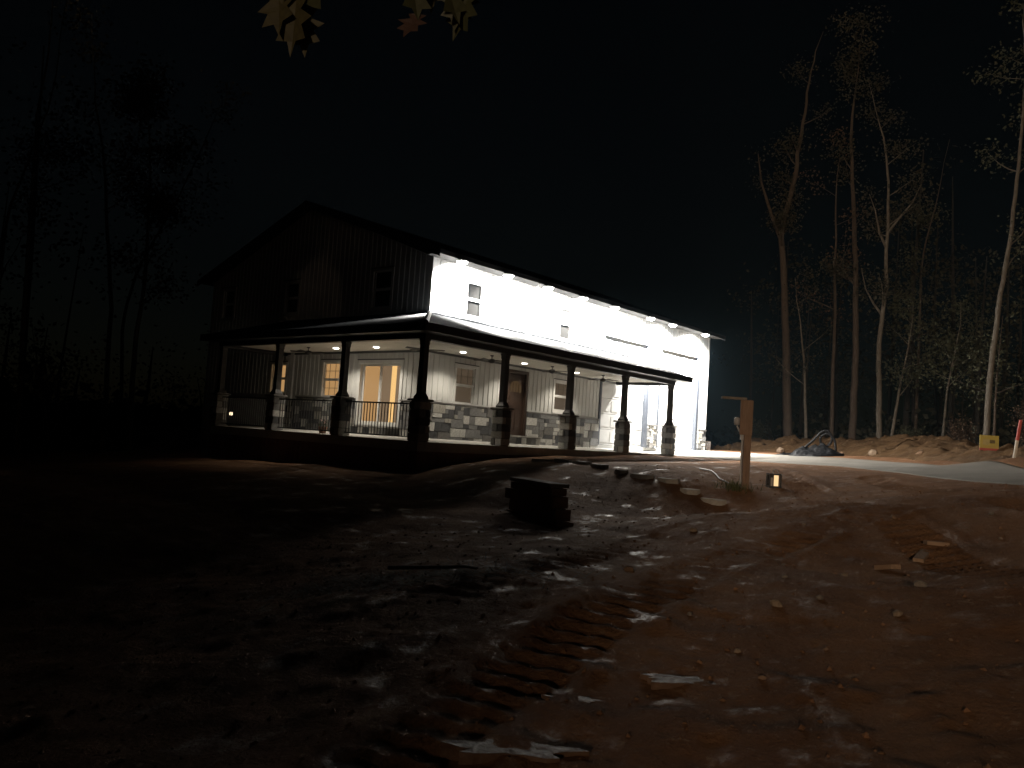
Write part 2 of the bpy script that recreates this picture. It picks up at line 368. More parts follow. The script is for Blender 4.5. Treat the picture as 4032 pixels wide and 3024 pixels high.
BZ = gb - 0.08 + (np.maximum(cr[:, None, 2] - gb, 0.1) + 0.08) * np.clip(prof * (0.72 + 0.55 * lump * 0.55), 0, 1.3) + prof * (0.30 * fbm(BX, BY, 3.0, 4) + 0.25 * np.maximum(fbm(BX + 7, BY, 1.6, 3), -.1))
bk = grid_mesh('dirt_bank', BX, BY, BZ, M_BANK); bk['kind'] = 'structure'; bk['label'] = 'low lumpy bank of orange clay beyond the driveway'

# ================================================================== the house
HX0, HX1, HY0, HY1 = 2.4, 20.4, 2.4, 14.6       # outer wall faces
EAVE, APEX = 5.50, 7.72
house = thing('house', 'long two-storey white metal house with a wrap-around porch and two garage doors', 'house', (HX0, HY0, 0.05))

def wall_cells(a0, a1, z0, z1, holes):
    """rectangles of a wall left over after cutting the holes (a_lo, a_hi, z_lo, z_hi)"""
    xs_ = sorted({a0, a1, *[h[0] for h in holes], *[h[1] for h in holes]}); out = []
    for u0, u1 in zip(xs_[:-1], xs_[1:]):
        cut = sorted([(h[2], h[3]) for h in holes if h[0] < u1 - 1e-6 and h[1] > u0 + 1e-6]); z = z0
        for c0, c1 in cut:
            if c0 > z + 1e-6: out.append((u0, u1, z, c0))
            z = max(z, c1)
        if z < z1 - 1e-6: out.append((u0, u1, z, z1))
    return out
def ribs(mb, a0, a1, zlo, zhi, holes, put, step=0.2286):
    a = a0 + 0.1
    while a < a1 - 0.05:
        top = zhi(a) if callable(zhi) else zhi
        cut = sorted([(h[2] - .09, h[3] + .09) for h in holes if h[0] - .10 < a < h[1] + .10]); z = zlo
        for c0, c1 in cut:
            if c0 > z + 0.02: put(mb, a, z, c0)
            z = max(z, c1)
        if z < top - 0.02: put(mb, a, z, top)
        a += step
def rib_front(mb, a, z0, z1, d=0.022):
    y = HY0
    mb.add([(a - .035, y, z0), (a + .035, y, z0), (a + .014, y - d, z0), (a - .014, y - d, z0), (a - .035, y, z1), (a + .035, y, z1), (a + .014, y - d, z1), (a - .014, y - d, z1)],
           [(0, 1, 2, 3), (4, 7, 6, 5), (3, 2, 6, 7), (0, 3, 7, 4), (2, 1, 5, 6)])
def rib_gable(mb, a, z0, z1, d=0.022):
    x = HX0
    mb.add([(x, a - .035, z0), (x, a + .035, z0), (x - d, a + .014, z0), (x - d, a - .014, z0), (x, a - .035, z1), (x, a + .035, z1), (x - d, a + .014, z1), (x - d, a - .014, z1)],
           [(0, 3, 2, 1), (4, 5, 6, 7), (3, 7, 6, 2), (0, 4, 7, 3), (2, 6, 5, 1)])

FRONT_H = [(3.68, 4.58, 1.18, 2.34), (6.20, 7.14, 0.33, 2.42), (8.72, 9.62, 1.30, 2.34), (3.92, 4.72, 3.92, 5.03), (8.78, 9.58, 3.86, 5.03), (11.68, 15.08, 0.20, 4.45), (16.04, 19.50, 0.20, 4.45)]
GABLE_H = [(3.42, 5.34, 0.33, 2.30), (6.34, 7.24, 1.18, 2.34), (9.30, 10.18, 1.26, 2.30), (4.16, 5.06, 4.02, 5.22), (8.94, 9.76, 4.06, 5.17), (13.0, 13.8, 4.06, 5.17)]
mb = MB()
for a0, a1, z0, z1 in wall_cells(HX0, HX1, -0.3, EAVE, FRONT_H): mb.box(a0, a1, HY0, HY0 + .15, z0, z1)
ribs(mb, HX0, HX1, 1.22, EAVE - 0.02, FRONT_H, rib_front)
mb.build('front_wall', M_CLAD, house)
mb = MB()
for a0, a1, z0, z1 in wall_cells(HY0 + .15, HY1, -1.6, EAVE, GABLE_H): mb.box(HX0, HX0 + .15, a0, a1, z0, z1)
ym = (HY0 + HY1) / 2
mb.add([(HX0, HY0 + .15, EAVE), (HX0, HY1, EAVE), (HX0, ym, APEX), (HX0 + .15, HY0 + .15, EAVE), (HX0 + .15, HY1, EAVE), (HX0 + .15, ym, APEX)], [(0, 2, 1), (3, 4, 5), (0, 3, 5, 2), (2, 5, 4, 1), (0, 1, 4, 3)])
gtop = lambda a: EAVE + (APEX - EAVE) * (1 - abs(a - ym) / (ym - HY0)) - 0.03
ribs(mb, HY0, HY1, 1.22, gtop, GABLE_H, rib_gable)
mb.build('gable_wall', M_CLAD, house)
mb = MB(); mb.box(HX0 + .15, HX1 - .15, HY1 - .15, HY1 - .001, -1.6, EAVE); mb.build('back_wall', M_CLAD, house)
mb = MB(); mb.box(HX1 - .15, HX1 - .001, HY0 + .151, HY1 - .002, -1.2, EAVE)
mb.add([(HX1 - .15, HY0 + .15, EAVE), (HX1 - .15, HY1, EAVE), (HX1 - .15, ym, APEX), (HX1 - .002, HY0 + .15, EAVE), (HX1 - .002, HY1, EAVE), (HX1 - .002, ym, APEX)], [(0, 1, 2), (3, 5, 4), (0, 2, 5, 3), (2, 1, 4, 5), (0, 3, 4, 1)])
mb.build('end_wall', M_CLAD, house)
# corner trims
mb = MB(); mb.box(HX0 - .03, HX0 + .10, HY0 - .03, HY0 - .002, 1.2, EAVE - .02); mb.box(HX0 - .03, HX0 - .002, HY0 - .002, HY0 + .10, 1.2, EAVE - .02); mb.build('corner_trim', M_TRIM, house)
mb = MB(); mb.box(HX1 - .10, HX1 + .03, HY0 - .03, HY0 - .002, 1.2, EAVE - .02); mb.build('corner_trim', M_TRIM, house)
# main roof: two ribbed slopes, ridge cap, rakes
def slope(y_e, y_r, z_e, z_r, name):
    mb = MB(); x0, x1 = HX0 - .35, HX1 + .35; t = 0.07
    mb.hexa([(x0, y_e, z_e), (x1, y_e, z_e), (x1, y_r, z_r), (x0, y_r, z_r), (x0, y_e, z_e + t), (x1, y_e, z_e + t), (x1, y_r, z_r + t), (x0, y_r, z_r + t)])
    x = x0 + .1
    while x < x1 - .05:
        mb.hexa([(x - .03, y_e, z_e + t), (x + .03, y_e, z_e + t), (x + .03, y_r, z_r + t), (x - .03, y_r, z_r + t), (x - .012, y_e, z_e + t + .022), (x + .012, y_e, z_e + t + .022), (x + .012, y_r, z_r + t + .022), (x - .012, y_r, z_r + t + .022)])
        x += 0.2286
    return mb.build(name, M_ROOF, house)
sl_ = (APEX - EAVE) / (ym - HY0)
rf = slope(HY0 - .62, ym, EAVE + .06 - .62 * sl_ * 0.35, APEX + .06, 'main_roof'); slope(HY1 + .62, ym, EAVE + .06 - .62 * sl_ * 0.35, APEX + .06, 'main_roof')
mb = MB(); mb.add([(HX0 - .37, ym - .2, APEX + .08), (HX0 - .37, ym, APEX + .17), (HX0 - .37, ym + .2, APEX + .08), (HX1 + .37, ym - .2, APEX + .08), (HX1 + .37, ym, APEX + .17), (HX1 + .37, ym + .2, APEX + .08)], [(0, 1, 4, 3), (1, 2, 5, 4), (0, 2, 1), (3, 4, 5), (0, 3, 5, 2)])
mb.build('ridge_cap', M_ROOF, house)
mb = MB(); mb.box(HX0 - .34, HX1 + .34, HY0 - .60, HY0 - .03, EAVE - .055, EAVE - .015); mb.build('eave_soffit', M_SOFF, house)
mb = MB(); mb.box(HX0 - .36, HX1 + .36, HY0 - .645, HY0 - .605, EAVE - .09, EAVE + .06); mb.build('eave_fascia', M_DARK, house)
for yy, sgn in ((HY0 - .62, 1), (HY1 + .62, -1)):
    zz = EAVE + .06 - .62 * sl_ * 0.35
    for xa, xb in ((HX0 - .375, HX0 - .351), (HX1 + .351, HX1 + .375)):
        mb = MB(); mb.hexa([(xa, yy, zz - .14), (xb, yy, zz - .14), (xb, ym - .001 * sgn, APEX - .08), (xa, ym - .001 * sgn, APEX - .08), (xa, yy, zz + .09), (xb, yy, zz + .09), (xb, ym - .001 * sgn, APEX + .15), (xa, ym - .001 * sgn, APEX + .15)]); mb.build('rake_trim', M_DARK, house)
mb = MB(); mb.tube([(6.82, 1.86, 5.42), (6.82, 1.86, 5.34), (6.82, 2.33, 5.12), (6.82, 2.33, 3.80), (6.82, 2.2, 3.70)], .045, 8); mb.build('downspout', M_TRIM, house)

# ---- windows and doors (part > sub-parts)
def bx_on(mb, side, a0, a1, d0, d1, z0, z1):
    """box on the front (y) or gable (x) wall; d = distance out of the wall face (negative = into the wall)"""
    if side == 'f': mb.box(a0, a1, HY0 - d1, HY0 - d0, z0, z1)
    else: mb.box(HX0 - d1, HX0 - d0, a0, a1, z0, z1)
    return mb
def window(side, h, glow, name='window', muntins=(True, False)):
    a0, a1, z0, z1 = h; fw = 0.075
    mb = MB()
    for q in ((a0 - fw, a0 + .02, z0 - fw, z1 + fw), (a1 - .02, a1 + fw, z0 - fw, z1 + fw)): bx_on(mb, side, q[0], q[1], -.10, .035, q[2], q[3])
    for q in ((a0 + .02, a1 - .02, z1 - .02, z1 + fw), (a0 + .02, a1 - .02, z0 - fw, z0 + .02)): bx_on(mb, side, q[0], q[1], -.10, .035, q[2], q[3])
    fr = mb.build(name, M_TRIM, house)
    zm = (z0 + z1) / 2
    for k, (s0, s1, dd) in enumerate(((z0 + .02, zm, -.05), (zm, z1 - .02, -.03))):
        b = MB(); t = .04
        bx_on(b, side, a0 + .02, a0 + .02 + t, dd - .03, dd, s0, s1); bx_on(b, side, a1 - .02 - t, a1 - .02, dd - .03, dd, s0, s1)
        bx_on(b, side, a0 + .02 + t, a1 - .02 - t, dd - .03, dd, s0, s0 + t); bx_on(b, side, a0 + .02 + t, a1 - .02 - t, dd - .03, dd, s1 - t, s1)
        b.build('sash', M_TRIM, fr)
        p = MB(); bx_on(p, side, a0 + .05, a1 - .05, dd - .02, dd - .014, s0 + .03, s1 - .03); p.build('pane', GLASS, fr)
        if muntins[1 - k] or (k == 1 and muntins[0]):
            mm = MB(); w3 = (a1 - a0) / 3
            for i in (1, 2): bx_on(mm, side, a0 + w3 * i - .008, a0 + w3 * i + .008, dd - .012, dd - .004, s0 + .03, s1 - .03)
            bx_on(mm, side, a0 + .05, a1 - .05, dd - .0115, dd - .0045, (s0 + s1) / 2 - .008, (s0 + s1) / 2 + .008)
            mm.build('muntin_grid', mat('brown_muntin', (.07, .06, .05), .6, (.055, .047, .04), 6), fr)
    c = MB(); bx_on(c, side, a0 + .021, a1 - .021, -.125, -.115, z0 + .021, z1 - .021); c.build('blind', glow, fr)
    s = MB(); bx_on(s, side, a0 - fw - .03, a1 + fw + .03, .036, .07, z0 - fw - .03, z0 - fw + .012); s.build('sill', M_TRIM, fr)
    e = MB(); bx_on(e, side, a0 - fw - .02, a1 + fw + .02, .036, .055, z1 + fw - .012, z1 + fw + .015); e.build('drip_cap', M_DARK, fr)
    return fr
window('f', FRONT_H[0], M_GLOWD); window('f', FRONT_H[2], M_GLOWD)
window('f', FRONT_H[3], M_BLIND, muntins=(False, False)); window('f', FRONT_H[4], M_BLIND, muntins=(False, False))
window('g', GABLE_H[1], M_GLOWO, muntins=(True, True)); window('g', GABLE_H[2], M_GLOWO, muntins=(False, False))
for k in (3, 4, 5): window('g', GABLE_H[k], M_UPDARK, muntins=(False, False))

# front door
a0, a1, z0, z1 = FRONT_H[1]
fd = MB(); bx_on(fd, 'f', a0 - .08, a0 + .03, -.12, .03, z0, z1 + .08); bx_on(fd, 'f', a1 - .03, a1 + .08, -.12, .03, z0, z1 + .08); bx_on(fd, 'f', a0 + .03, a1 - .03, -.12, .03, z1 - .03, z1 + .08)
fd = fd.build('front_door', M_DOORB, house)
b = MB(); bx_on(b, 'f', a0 + .031, a1 - .031, -.11, -.06, z0, z1 - .031)
for (p0, p1, q0, q1) in ((.14, .43, .18, .80), (.51, .80, .18, .80), (.14, .80, .92, 1.32)):
    bx_on(b, 'f', a0 + p0, a0 + p1, -.06, -.045, z0 + q0, z0 + q1)
b.build('door_leaf', M_DOORB, fd)
arc = MB(); n = 12; cx = (a0 + a1) / 2; zc = z0 + 1.56
pts = [(cx - .30, zc - .12), (cx + .30, zc - .12)] + [(cx + .30 * math.cos(t), zc + .02 + .24 * math.sin(t)) for t in np.linspace(0, math.pi, n)]
arc.add([(p[0], HY0 + .052, p[1]) for p in pts] + [(p[0], HY0 + .066, p[1]) for p in pts], [tuple(range(len(pts))), tuple(reversed(range(len(pts), 2 * len(pts))))] + [(i, (i + 1) % len(pts), (i + 1) % len(pts) + len(pts), i + len(pts)) for i in range(len(pts))])
arc.build('arched_light', emis('amber_door_light', (1.0, .55, .2), 0.05), fd)
lb = MB(); bx_on(lb, 'f', a0 + .04, a0 + .047, -.05, -.03, z0 + 1.0, z0 + 1.08)
for i in range(1, 4):
    x = cx - .30 + .15 * i; bx_on(lb, 'f', x - .008, x + .008, -.05, -.044, zc - .12, zc + .20)
lb.build('glazing_bars', M_DOORB, fd)
hn = MB(); hn.tube([(a0 + .09, HY0 + .04, z0 + .95), (a0 + .09, HY0 - .03, z0 + .95), (a0 + .20, HY0 - .03, z0 + .95)], .012, 8); hn.lathe([(.03, -.03), (.03, .03)], (a0 + .09, HY0 + .03, z0 + 1.12), 10); hn.build('door_handle', M_BLACKM, fd)

# sliding patio door on the gable side
a0, a1, z0, z1 = GABLE_H[0]; am = (a0 + a1) / 2 + .06
mb = MB(); bx_on(mb, 'g', a0 - .09, a0 + .03, -.12, .035, z0, z1 + .09); bx_on(mb, 'g', a1 - .03, a1 + .09, -.12, .035, z0, z1 + .09); bx_on(mb, 'g', a0 + .03, a1 - .03, -.12, .035, z1 - .03, z1 + .09); bx_on(mb, 'g', a0 + .03, a1 - .03, -.12, .035, z0, z0 + .04)
sd = mb.build('sliding_door', M_TRIM, house)
for (p0, p1, dd, gm) in ((a0 + .031, am + .03, -.05, M_GLOWB), (am - .03, a1 - .031, -.09, M_GLOWO)):
    b = MB(); t = .07
    bx_on(b, 'g', p0, p0 + t, dd - .03, dd, z0 + .041, z1 - .031); bx_on(b, 'g', p1 - t, p1, dd - .03, dd, z0 + .041, z1 - .031)
    bx_on(b, 'g', p0 + t, p1 - t, dd - .03, dd, z0 + .041, z0 + .14); bx_on(b, 'g', p0 + t, p1 - t, dd - .03, dd, z1 - .10, z1 - .031)
    b.build('door_sash', M_TRIM, sd)
    p = MB(); bx_on(p, 'g', p0 + t - .01, p1 - t + .01, dd - .02, dd - .014, z0 + .13, z1 - .09); p.build('pane', GLASS, sd)
    c = MB(); bx_on(c, 'g', p0 + .02, p1 - .02, -.150, -.135, z0 + .05, z1 - .04); c.build('curtain', gm, sd)
c = MB(); bx_on(c, 'g', a0 + .36, a0 + .58, -.132, -.126, z0 + .05, z1 - .04); c.build('lit_gap', M_GLOWY, sd)
e = MB(); bx_on(e, 'g', a0 - .12, a1 + .12, .036, .055, z1 + .08, z1 + .11); e.build('drip_cap', M_DARK, sd)

# garage doors
for h in FRONT_H[5:]:
    a0, a1, z0, z1 = h
    gd = bx_on(MB(), 'f', a0 + .02, a1 - .10, -.16, .02, z1 - .05, z1 + .10).build('garage_door', M_TRIM, house)
    bx_on(MB(), 'f', a1 - .10, a1 + .10, -.22, .04, z0, z1 + .10).build('jamb', M_NAVY, gd); bx_on(MB(), 'f', a0 - .10, a0 + .02, -.22, .04, z0, z1 + .10).build('jamb', M_NAVY, gd)
    n = 7; hh = (z1 - z0 - .06) / n
    for k in range(n):
        b = MB(); zz = z0 + .01 + k * hh
        bx_on(b, 'f', a0 + .025, a1 - .105, -.15, -.11, zz, zz + hh - .012)
        for q in range(4):
            wq = (a1 - a0 - .14) / 4; xa = a0 + .05 + q * wq
            bx_on(b, 'f', xa + .08, xa + wq - .06, -.11, -.10, zz + .10, zz + hh - .11)
        b.build('door_section', M_GDOOR, gd)
    b = MB(); b.tube([((a0 + a1) / 2 - .1, HY0 + .105, z0 + .62), ((a0 + a1) / 2 - .1, HY0 + .06, z0 + .62), ((a0 + a1) / 2 + .1, HY0 + .06, z0 + .62), ((a0 + a1) / 2 + .1, HY0 + .105, z0 + .62)], .012, 8); b.build('lift_handle', M_BLACKM, gd)

# ---- stone cladding, every stone its own piece
def stone_mesh(mi, seed):
    rr = random.Random(seed); c = .5; v = []; ch = .44
    for z in (-c, c):
        for (x, y) in ((-c, -ch), (-ch, -c), (ch, -c), (c, -ch), (c, ch), (ch, c), (-ch, c), (-c, ch)):
            v.append((x + rr.uniform(-.02, .02), y + rr.uniform(-.02, .02), z * (0.97 + rr.uniform(-.03, .03))))
    m = MB(); m.add(v, [tuple(reversed(range(8))), tuple(range(8, 16))] + [(i, (i + 1) % 8, (i + 1) % 8 + 8, i + 8) for i in range(8)])
    return m.mesh('stone', STONES[mi])
SM = [[stone_mesh(i, i * 9 + k) for k in range(3)] for i in range(len(STONES))]
def pick(rr): return SM[rr.choices(range(5), (3, 4, 3.2, 2.2, 2.2))[0]][rr.randrange(3)]
def ashlar(side, a0, a1, z0, z1, parent, rr, skip=()):
    ux, uz = 0.135, (z1 - z0) / 8; nx = int(round((a1 - a0) / ux)); ux = (a1 - a0) / nx; nz = 8
    occ = np.zeros((nx, nz), bool)
    for j in range(nz):
        for i in range(nx):
            if occ[i, j]: continue
            opts = [(1, 1), (2, 1), (3, 1), (3, 2), (2, 2), (4, 2), (3, 1), (2, 2), (4, 1), (3, 2), (3, 2)]; rr.shuffle(opts)
            for (w_, h_) in opts + [(1, 1)]:
                if i + w_ <= nx and j + h_ <= nz and not occ[i:i + w_, j:j + h_].any():
                    occ[i:i + w_, j:j + h_] = True; break
            ca = a0 + (i + w_ / 2) * ux; cz = z0 + (j + h_ / 2) * uz; g_ = .012; dep = rr.uniform(.045, .075)
            if any(s[0] < ca < s[1] for s in skip): continue
            if side == 'f': inst('stone', pick(rr), parent, (ca, HY0 - .02 - dep / 2, cz), None, (w_ * ux - g_, dep, h_ * uz - g_))
            else: inst('stone', pick(rr), parent, (HX0 - .02 - dep / 2, ca, cz), None, (dep, w_ * ux - g_, h_ * uz - g_))
rr = random.Random(3)
def wainscot(side, a0, a1, z0=0.0, z1=1.12):
    mb = MB(); bx_on(mb, side, a0, a1, .001, .03, z0, z1); wv = mb.build('stone_wainscot', M_MORT, house)
    ashlar(side, a0 + .006, a1 - .006, z0 + .01, z1 - .01, wv, rr)
    c = MB(); bx_on(c, side, a0, a1, .001, .095, z1 + .001, z1 + .045); c.build('ledge', STONES[4], wv)
wainscot('f', 2.33, 6.11); wainscot('f', 7.23, 11.57); wainscot('f', 15.19, 15.93, 0.18); wainscot('f', 19.61, 20.40, 0.18)
wainscot('g', 2.405, 3.32); wainscot('g', 5.44, 8.55)
# made-up pier with a stone foot, standing in for a lit patch of wall
mb = MB(); bx_on(mb, 'g', 8.68, 9.16, .001, .10, 0, 1.06); pl = mb.build('lit_patch_pier', M_MORT, house)
for k in range(5):
    for i in range(2):
        inst('stone', pick(rr), pl, (HX0 - .09, 8.74 + .20 * i + (.06 if k % 2 else .10), .11 + .205 * k), None, (.09, .19, .19))
mb = MB(); bx_on(mb, 'g', 8.86, 9.04, .001, .07, 1.07, 2.66); mb.build('lit_patch_board', M_TRIM, pl)

# ---- porch
SR, SLc = 3.18339, 3.12883
PX1, PY1 = 12.95, 9.60
zin = 0.07
mb = MB()
zb = -0.24
mb.add([(-.2, -.2, 0), (PX1, -.2, 0), (PX1, HY0, zin), (HX0, HY0, zin), (HX0, PY1, zin), (-.2, PY1, 0), (-.2, -.2, zb), (PX1, -.2, zb), (PX1, HY0, zb), (HX0, HY0, zb), (HX0, PY1, zb), (-.2, PY1, zb)],
       [(0, 1, 2, 3), (0, 3, 4, 5), (0, 6, 7, 1), (1, 7, 8, 2), (5, 11, 6, 0), (4, 10, 11, 5), (6, 9, 8, 7), (6, 11, 10, 9), (2, 8, 9, 3), (3, 9, 10, 4)])
mb.build('porch_slab', M_CONC, house)
# skirting of brown ribbed metal under the gable-side porch
mb = MB(); mb.box(-.15, -.12, -.14, PY1 - .05, -1.6, zb - .002)
a = -.05
while a < PY1 - .1:
    mb.add([(-.15, a - .035, -1.6), (-.15, a + .035, -1.6), (-.175, a + .015, -1.6), (-.175, a - .015, -1.6), (-.15, a - .035, zb - .01), (-.15, a + .035, zb - .01), (-.175, a + .015, zb - .01), (-.175, a - .015, zb - .01)], [(0, 3, 2, 1), (4, 5, 6, 7), (3, 7, 6, 2), (0, 4, 7, 3), (2, 6, 5, 1)])
    a += .2286
mb.box(-.12, 12.8, -.15, -.12, -1.3, zb - .002)
mb.box(-.12, HX0, PY1 - .09, PY1 - .06, -1.6, zb - .002)
mb.build('skirting', M_SKIRT, house)
# stone-clad steps at the two doors
mb = MB(); mb.box(6.05, 7.30, HY0 - .60, HY0 - .10, .03, .28); st1 = mb.build('door_step', M_MORT, house)
for i in range(5):
    inst('stone', pick(rr), st1, (6.05 + .25 * i + .125, HY0 - .62, .17), None, (.235, .05, .20))
mb = MB(); mb.box(6.02, 7.33, HY0 - .66, HY0 - .099, .281, .325); mb.build('tread', M_CONC, st1)
mb = MB(); mb.box(HX0 - .60, HX0 - .10, 3.28, 5.48, .03, .28); st2 = mb.build('door_step', M_MORT, house)
for i in range(9):
    inst('stone', pick(rr), st2, (HX0 - .62, 3.28 + .2444 * (i + .5), .17), None, (.05, .23, .20))
mb = MB(); mb.box(HX0 - .66, HX0 - .099, 3.25, 5.51, .281, .325); mb.build('tread', M_CONC, st2)
# beams
mb = MB(); mb.box(-.10, SR * 4 + .16, -.10, .10, 2.60, 2.86); mb.build('porch_beam', M_DARK, house)
mb = MB(); mb.box(-.0995, .0995, .101, SLc * 3 + .16, 2.60, 2.86); mb.build('porch_beam', M_DARK, house)
mb = MB(); mb.box(SR * 4 - .10, SR * 4 + .10, .101, HY0 - .03, 2.56, 2.84); mb.build('porch_end_beam', M_DARK, house)
mb = MB(); mb.box(.10, HX0 - .03, SLc * 3 - .10, SLc * 3 + .10, 2.56, 2.84); mb.build('porch_end_beam', M_DARK, house)
# tongue-and-groove ceiling boards, each one a strip
zc = 2.665
n = 14; y0_, y1_ = .11, HY0 - .025; wv = (y1_ - y0_) / n
mb = MB()
for k in range(n): mb.box(.11 + 0.0 if k else .11, SR * 4 - .105, y0_ + k * wv + .004, y0_ + (k + 1) * wv - .004, zc, zc + .02)
mb.box(.105, SR * 4 - .1, y0_ - .004, y1_ + .004, zc + .008, zc + .03)
mb.build('porch_ceiling', M_CEIL, house)
mb = MB()
for k in range(n): mb.box(.11 + k * wv + .004, .11 + (k + 1) * wv - .004, HY0 - .02, SLc * 3 - .105, zc, zc + .02)
mb.box(.106, HX0 - .021, HY0 - .021, SLc * 3 - .1, zc + .0085, zc + .03)
mb.build('porch_ceiling', M_CEIL, house)
mb = MB(); bx_on(mb, 'f', HX0 + .0, SR * 4 - .11, .023, .05, zc - .07, zc - .003); bx_on(mb, 'g', HY0 + .0, SLc * 3 - .11, .0235, .0495, zc - .07, zc - .003); mb.build('ceiling_trim', M_SOFF, house)
# porch roof with a hip at the corner
YE, ZE, ZW, RX1, RY1 = -0.52, 2.86, 3.70, 13.35, 9.95
t = .05
k_ = (ZW - ZE) / (HY0 - YE)
mb = MB()
mb.add([(YE, YE, ZE), (RX1, YE, ZE), (RX1, HY0, ZW), (HX0, HY0, ZW), (YE, YE, ZE + t), (RX1, YE, ZE + t), (RX1, HY0, ZW + t), (HX0, HY0, ZW + t)], [(0, 3, 2, 1), (4, 5, 6, 7), (0, 1, 5, 4), (1, 2, 6, 5), (2, 3, 7, 6), (3, 0, 4, 7)])
x = YE + .15
while x < RX1 - .03:
    yt = min(HY0, x) if x < HY0 else HY0
    if yt > YE + .1:
        za, zb_ = ZE + t, ZE + t + k_ * (yt - YE)
        mb.hexa([(x - .032, YE, za), (x + .032, YE, za), (x + .032, yt, zb_), (x - .032, yt, zb_), (x - .013, YE, za + .024), (x + .013, YE, za + .024), (x + .013, yt, zb_ + .024), (x - .013, yt, zb_ + .024)])
    x += .2286
mb.build('porch_roof', M_ROOF, house)
mb = MB()
mb.add([(YE, YE, ZE), (HX0, HY0, ZW), (HX0, RY1, ZW), (YE, RY1, ZE), (YE, YE, ZE + t), (HX0, HY0, ZW + t), (HX0, RY1, ZW + t), (YE, RY1, ZE + t)], [(0, 3, 2, 1), (4, 5, 6, 7), (0, 1, 5, 4), (1, 2, 6, 5), (2, 3, 7, 6), (3, 0, 4, 7)])
y = YE + .15
while y < RY1 - .03:
    xt = min(HX0, y)
    if xt > YE + .1:
        za, zb_ = ZE + t, ZE + t + k_ * (xt - YE)
        mb.hexa([(YE, y - .032, za), (xt, y - .032, zb_), (xt, y + .032, zb_), (YE, y + .032, za), (YE, y - .013, za + .024), (xt, y - .013, zb_ + .024), (xt, y + .013, zb_ + .024), (YE, y + .013, za + .024)])
    y += .2286
mb.build('porch_roof', M_ROOF, house)
mb = MB(); mb.tube([(YE - .02, YE - .02, ZE + t + .02), (HX0 - .02, HX0 - .02, ZW + t + .02)], .07, 8); mb.build('hip_cap', M_ROOF, house)
mb = MB(); mb.box(YE - .03, RX1 + .01, YE - .03, YE - .002, ZE - .13, ZE + t + .03); mb.box(YE - .03, YE - .002, YE - .0, RY1 + .01, ZE - .13, ZE + t + .03); mb.build('porch_fascia', M_DARK, house)
mb = MB(); mb.box(YE, RX1, YE, -.101, ZE - .12, ZE - .10); mb.box(YE, -.101, -.10, RY1, ZE - .12, ZE - .10); mb.build('porch_soffit', M_DARK, house)
mb = MB()       # closed triangular roof end
mb.hexa([(RX1 - .02, YE, ZE - .11), (RX1, YE, ZE - .11), (RX1, HY0 - .03, ZE - .11), (RX1 - .02, HY0 - .03, ZE - .11), (RX1 - .02, YE, ZE - .001), (RX1, YE, ZE - .001), (RX1, HY0 - .03, ZW - .012), (RX1 - .02, HY0 - .03, ZW - .012)])
mb.hexa([(YE, RY1 - .02, ZE - .11), (HX0 - .03, RY1 - .02, ZE - .11), (HX0 - .03, RY1, ZE - .11), (YE, RY1, ZE - .11), (YE, RY1 - .02, ZE - .001), (HX0 - .03, RY1 - .02, ZW - .012), (HX0 - .03, RY1, ZW - .012), (YE, RY1, ZE - .001)])
mb.build('roof_end_panel', M_DARK, house)
# wall flashing where porch roof meets the walls
mb = MB(); mb.box(HX0 - .1, RX1, HY0 - .14, HY0 - .024, ZW + .02, ZW + .085); mb.box(HX0 - .14, HX0 - .024, HY0 - .14, RY1, ZW + .021, ZW + .084); mb.build('roof_flashing', M_ROOF, house)

# columns: stone base > stones, capstone, dark post with flared foot and head
postm = MB()
prof = [(.135, 1.075), (.135, 1.12), (.105, 1.18), (.085, 1.23), (.082, 2.44), (.092, 2.47), (.092, 2.54), (.105, 2.56), (.105, 2.598)]
def sq(mb, prof):
    o = len(mb.v)
    for h, z in prof: mb.v += [(-h, -h, z), (h, -h, z), (h, h, z), (-h, h, z)]
    for i in range(len(prof) - 1):
        for k in range(4):
            k2 = (k + 1) % 4; mb.f.append((o + i * 4 + k, o + i * 4 + k2, o + i * 4 + 4 + k2, o + i * 4 + 4 + k)); mb.mi.append(0)
    mb.f.append((o + 3, o + 2, o + 1, o)); mb.mi.append(0); e = o + 4 * len(prof) - 4; mb.f.append((e, e + 1, e + 2, e + 3)); mb.mi.append(0)
    return mb
post_me = sq(MB(), prof).mesh('post', M_POST)
cap_me = sq(MB(), [(.225, 1.015), (.24, 1.025), (.24, 1.055), (.22, 1.074)]).mesh('capstone', STONES[4])
core_me = sq(MB(), [(.165, -.02), (.165, 1.014)]).mesh('porch_column', M_MORT)
for cx, cy in [(i * SR, 0) for i in range(5)] + [(0, i * SLc) for i in (1, 2, 3)]:
    co = inst('porch_column', core_me, house, (cx, cy, 0))
    def sub(nm, me, loc, sc=None):
        o = bpy.data.objects.new(nm, me); COL.objects.link(o); o.parent = co; o.location = loc
        if sc: o.scale = sc
    sub('post', post_me, (0, 0, 0)); sub('capstone', cap_me, (0, 0, 0))
    for k in range(5):
        z = .02 + .199 * (k + .5) - .01
        f = rr.uniform(.36, .64)
        if k % 2:
            sub('stone', pick(rr), (-.2 + .2 * f, 0, z), (.4 * f - .008, .4 + rr.uniform(-.012, .012), .188)); sub('stone', pick(rr), (.2 - .2 * (1 - f), 0, z), (.4 * (1 - f) - .008, .4 + rr.uniform(-.012, .012), .188))
        else:
            sub('stone', pick(rr), (0, -.2 + .2 * f, z), (.4 + rr.uniform(-.012, .012), .4 * f - .008, .188)); sub('stone', pick(rr), (0, .2 - .2 * (1 - f), z), (.4 + rr.uniform(-.012, .012), .4 * (1 - f) - .008, .188))
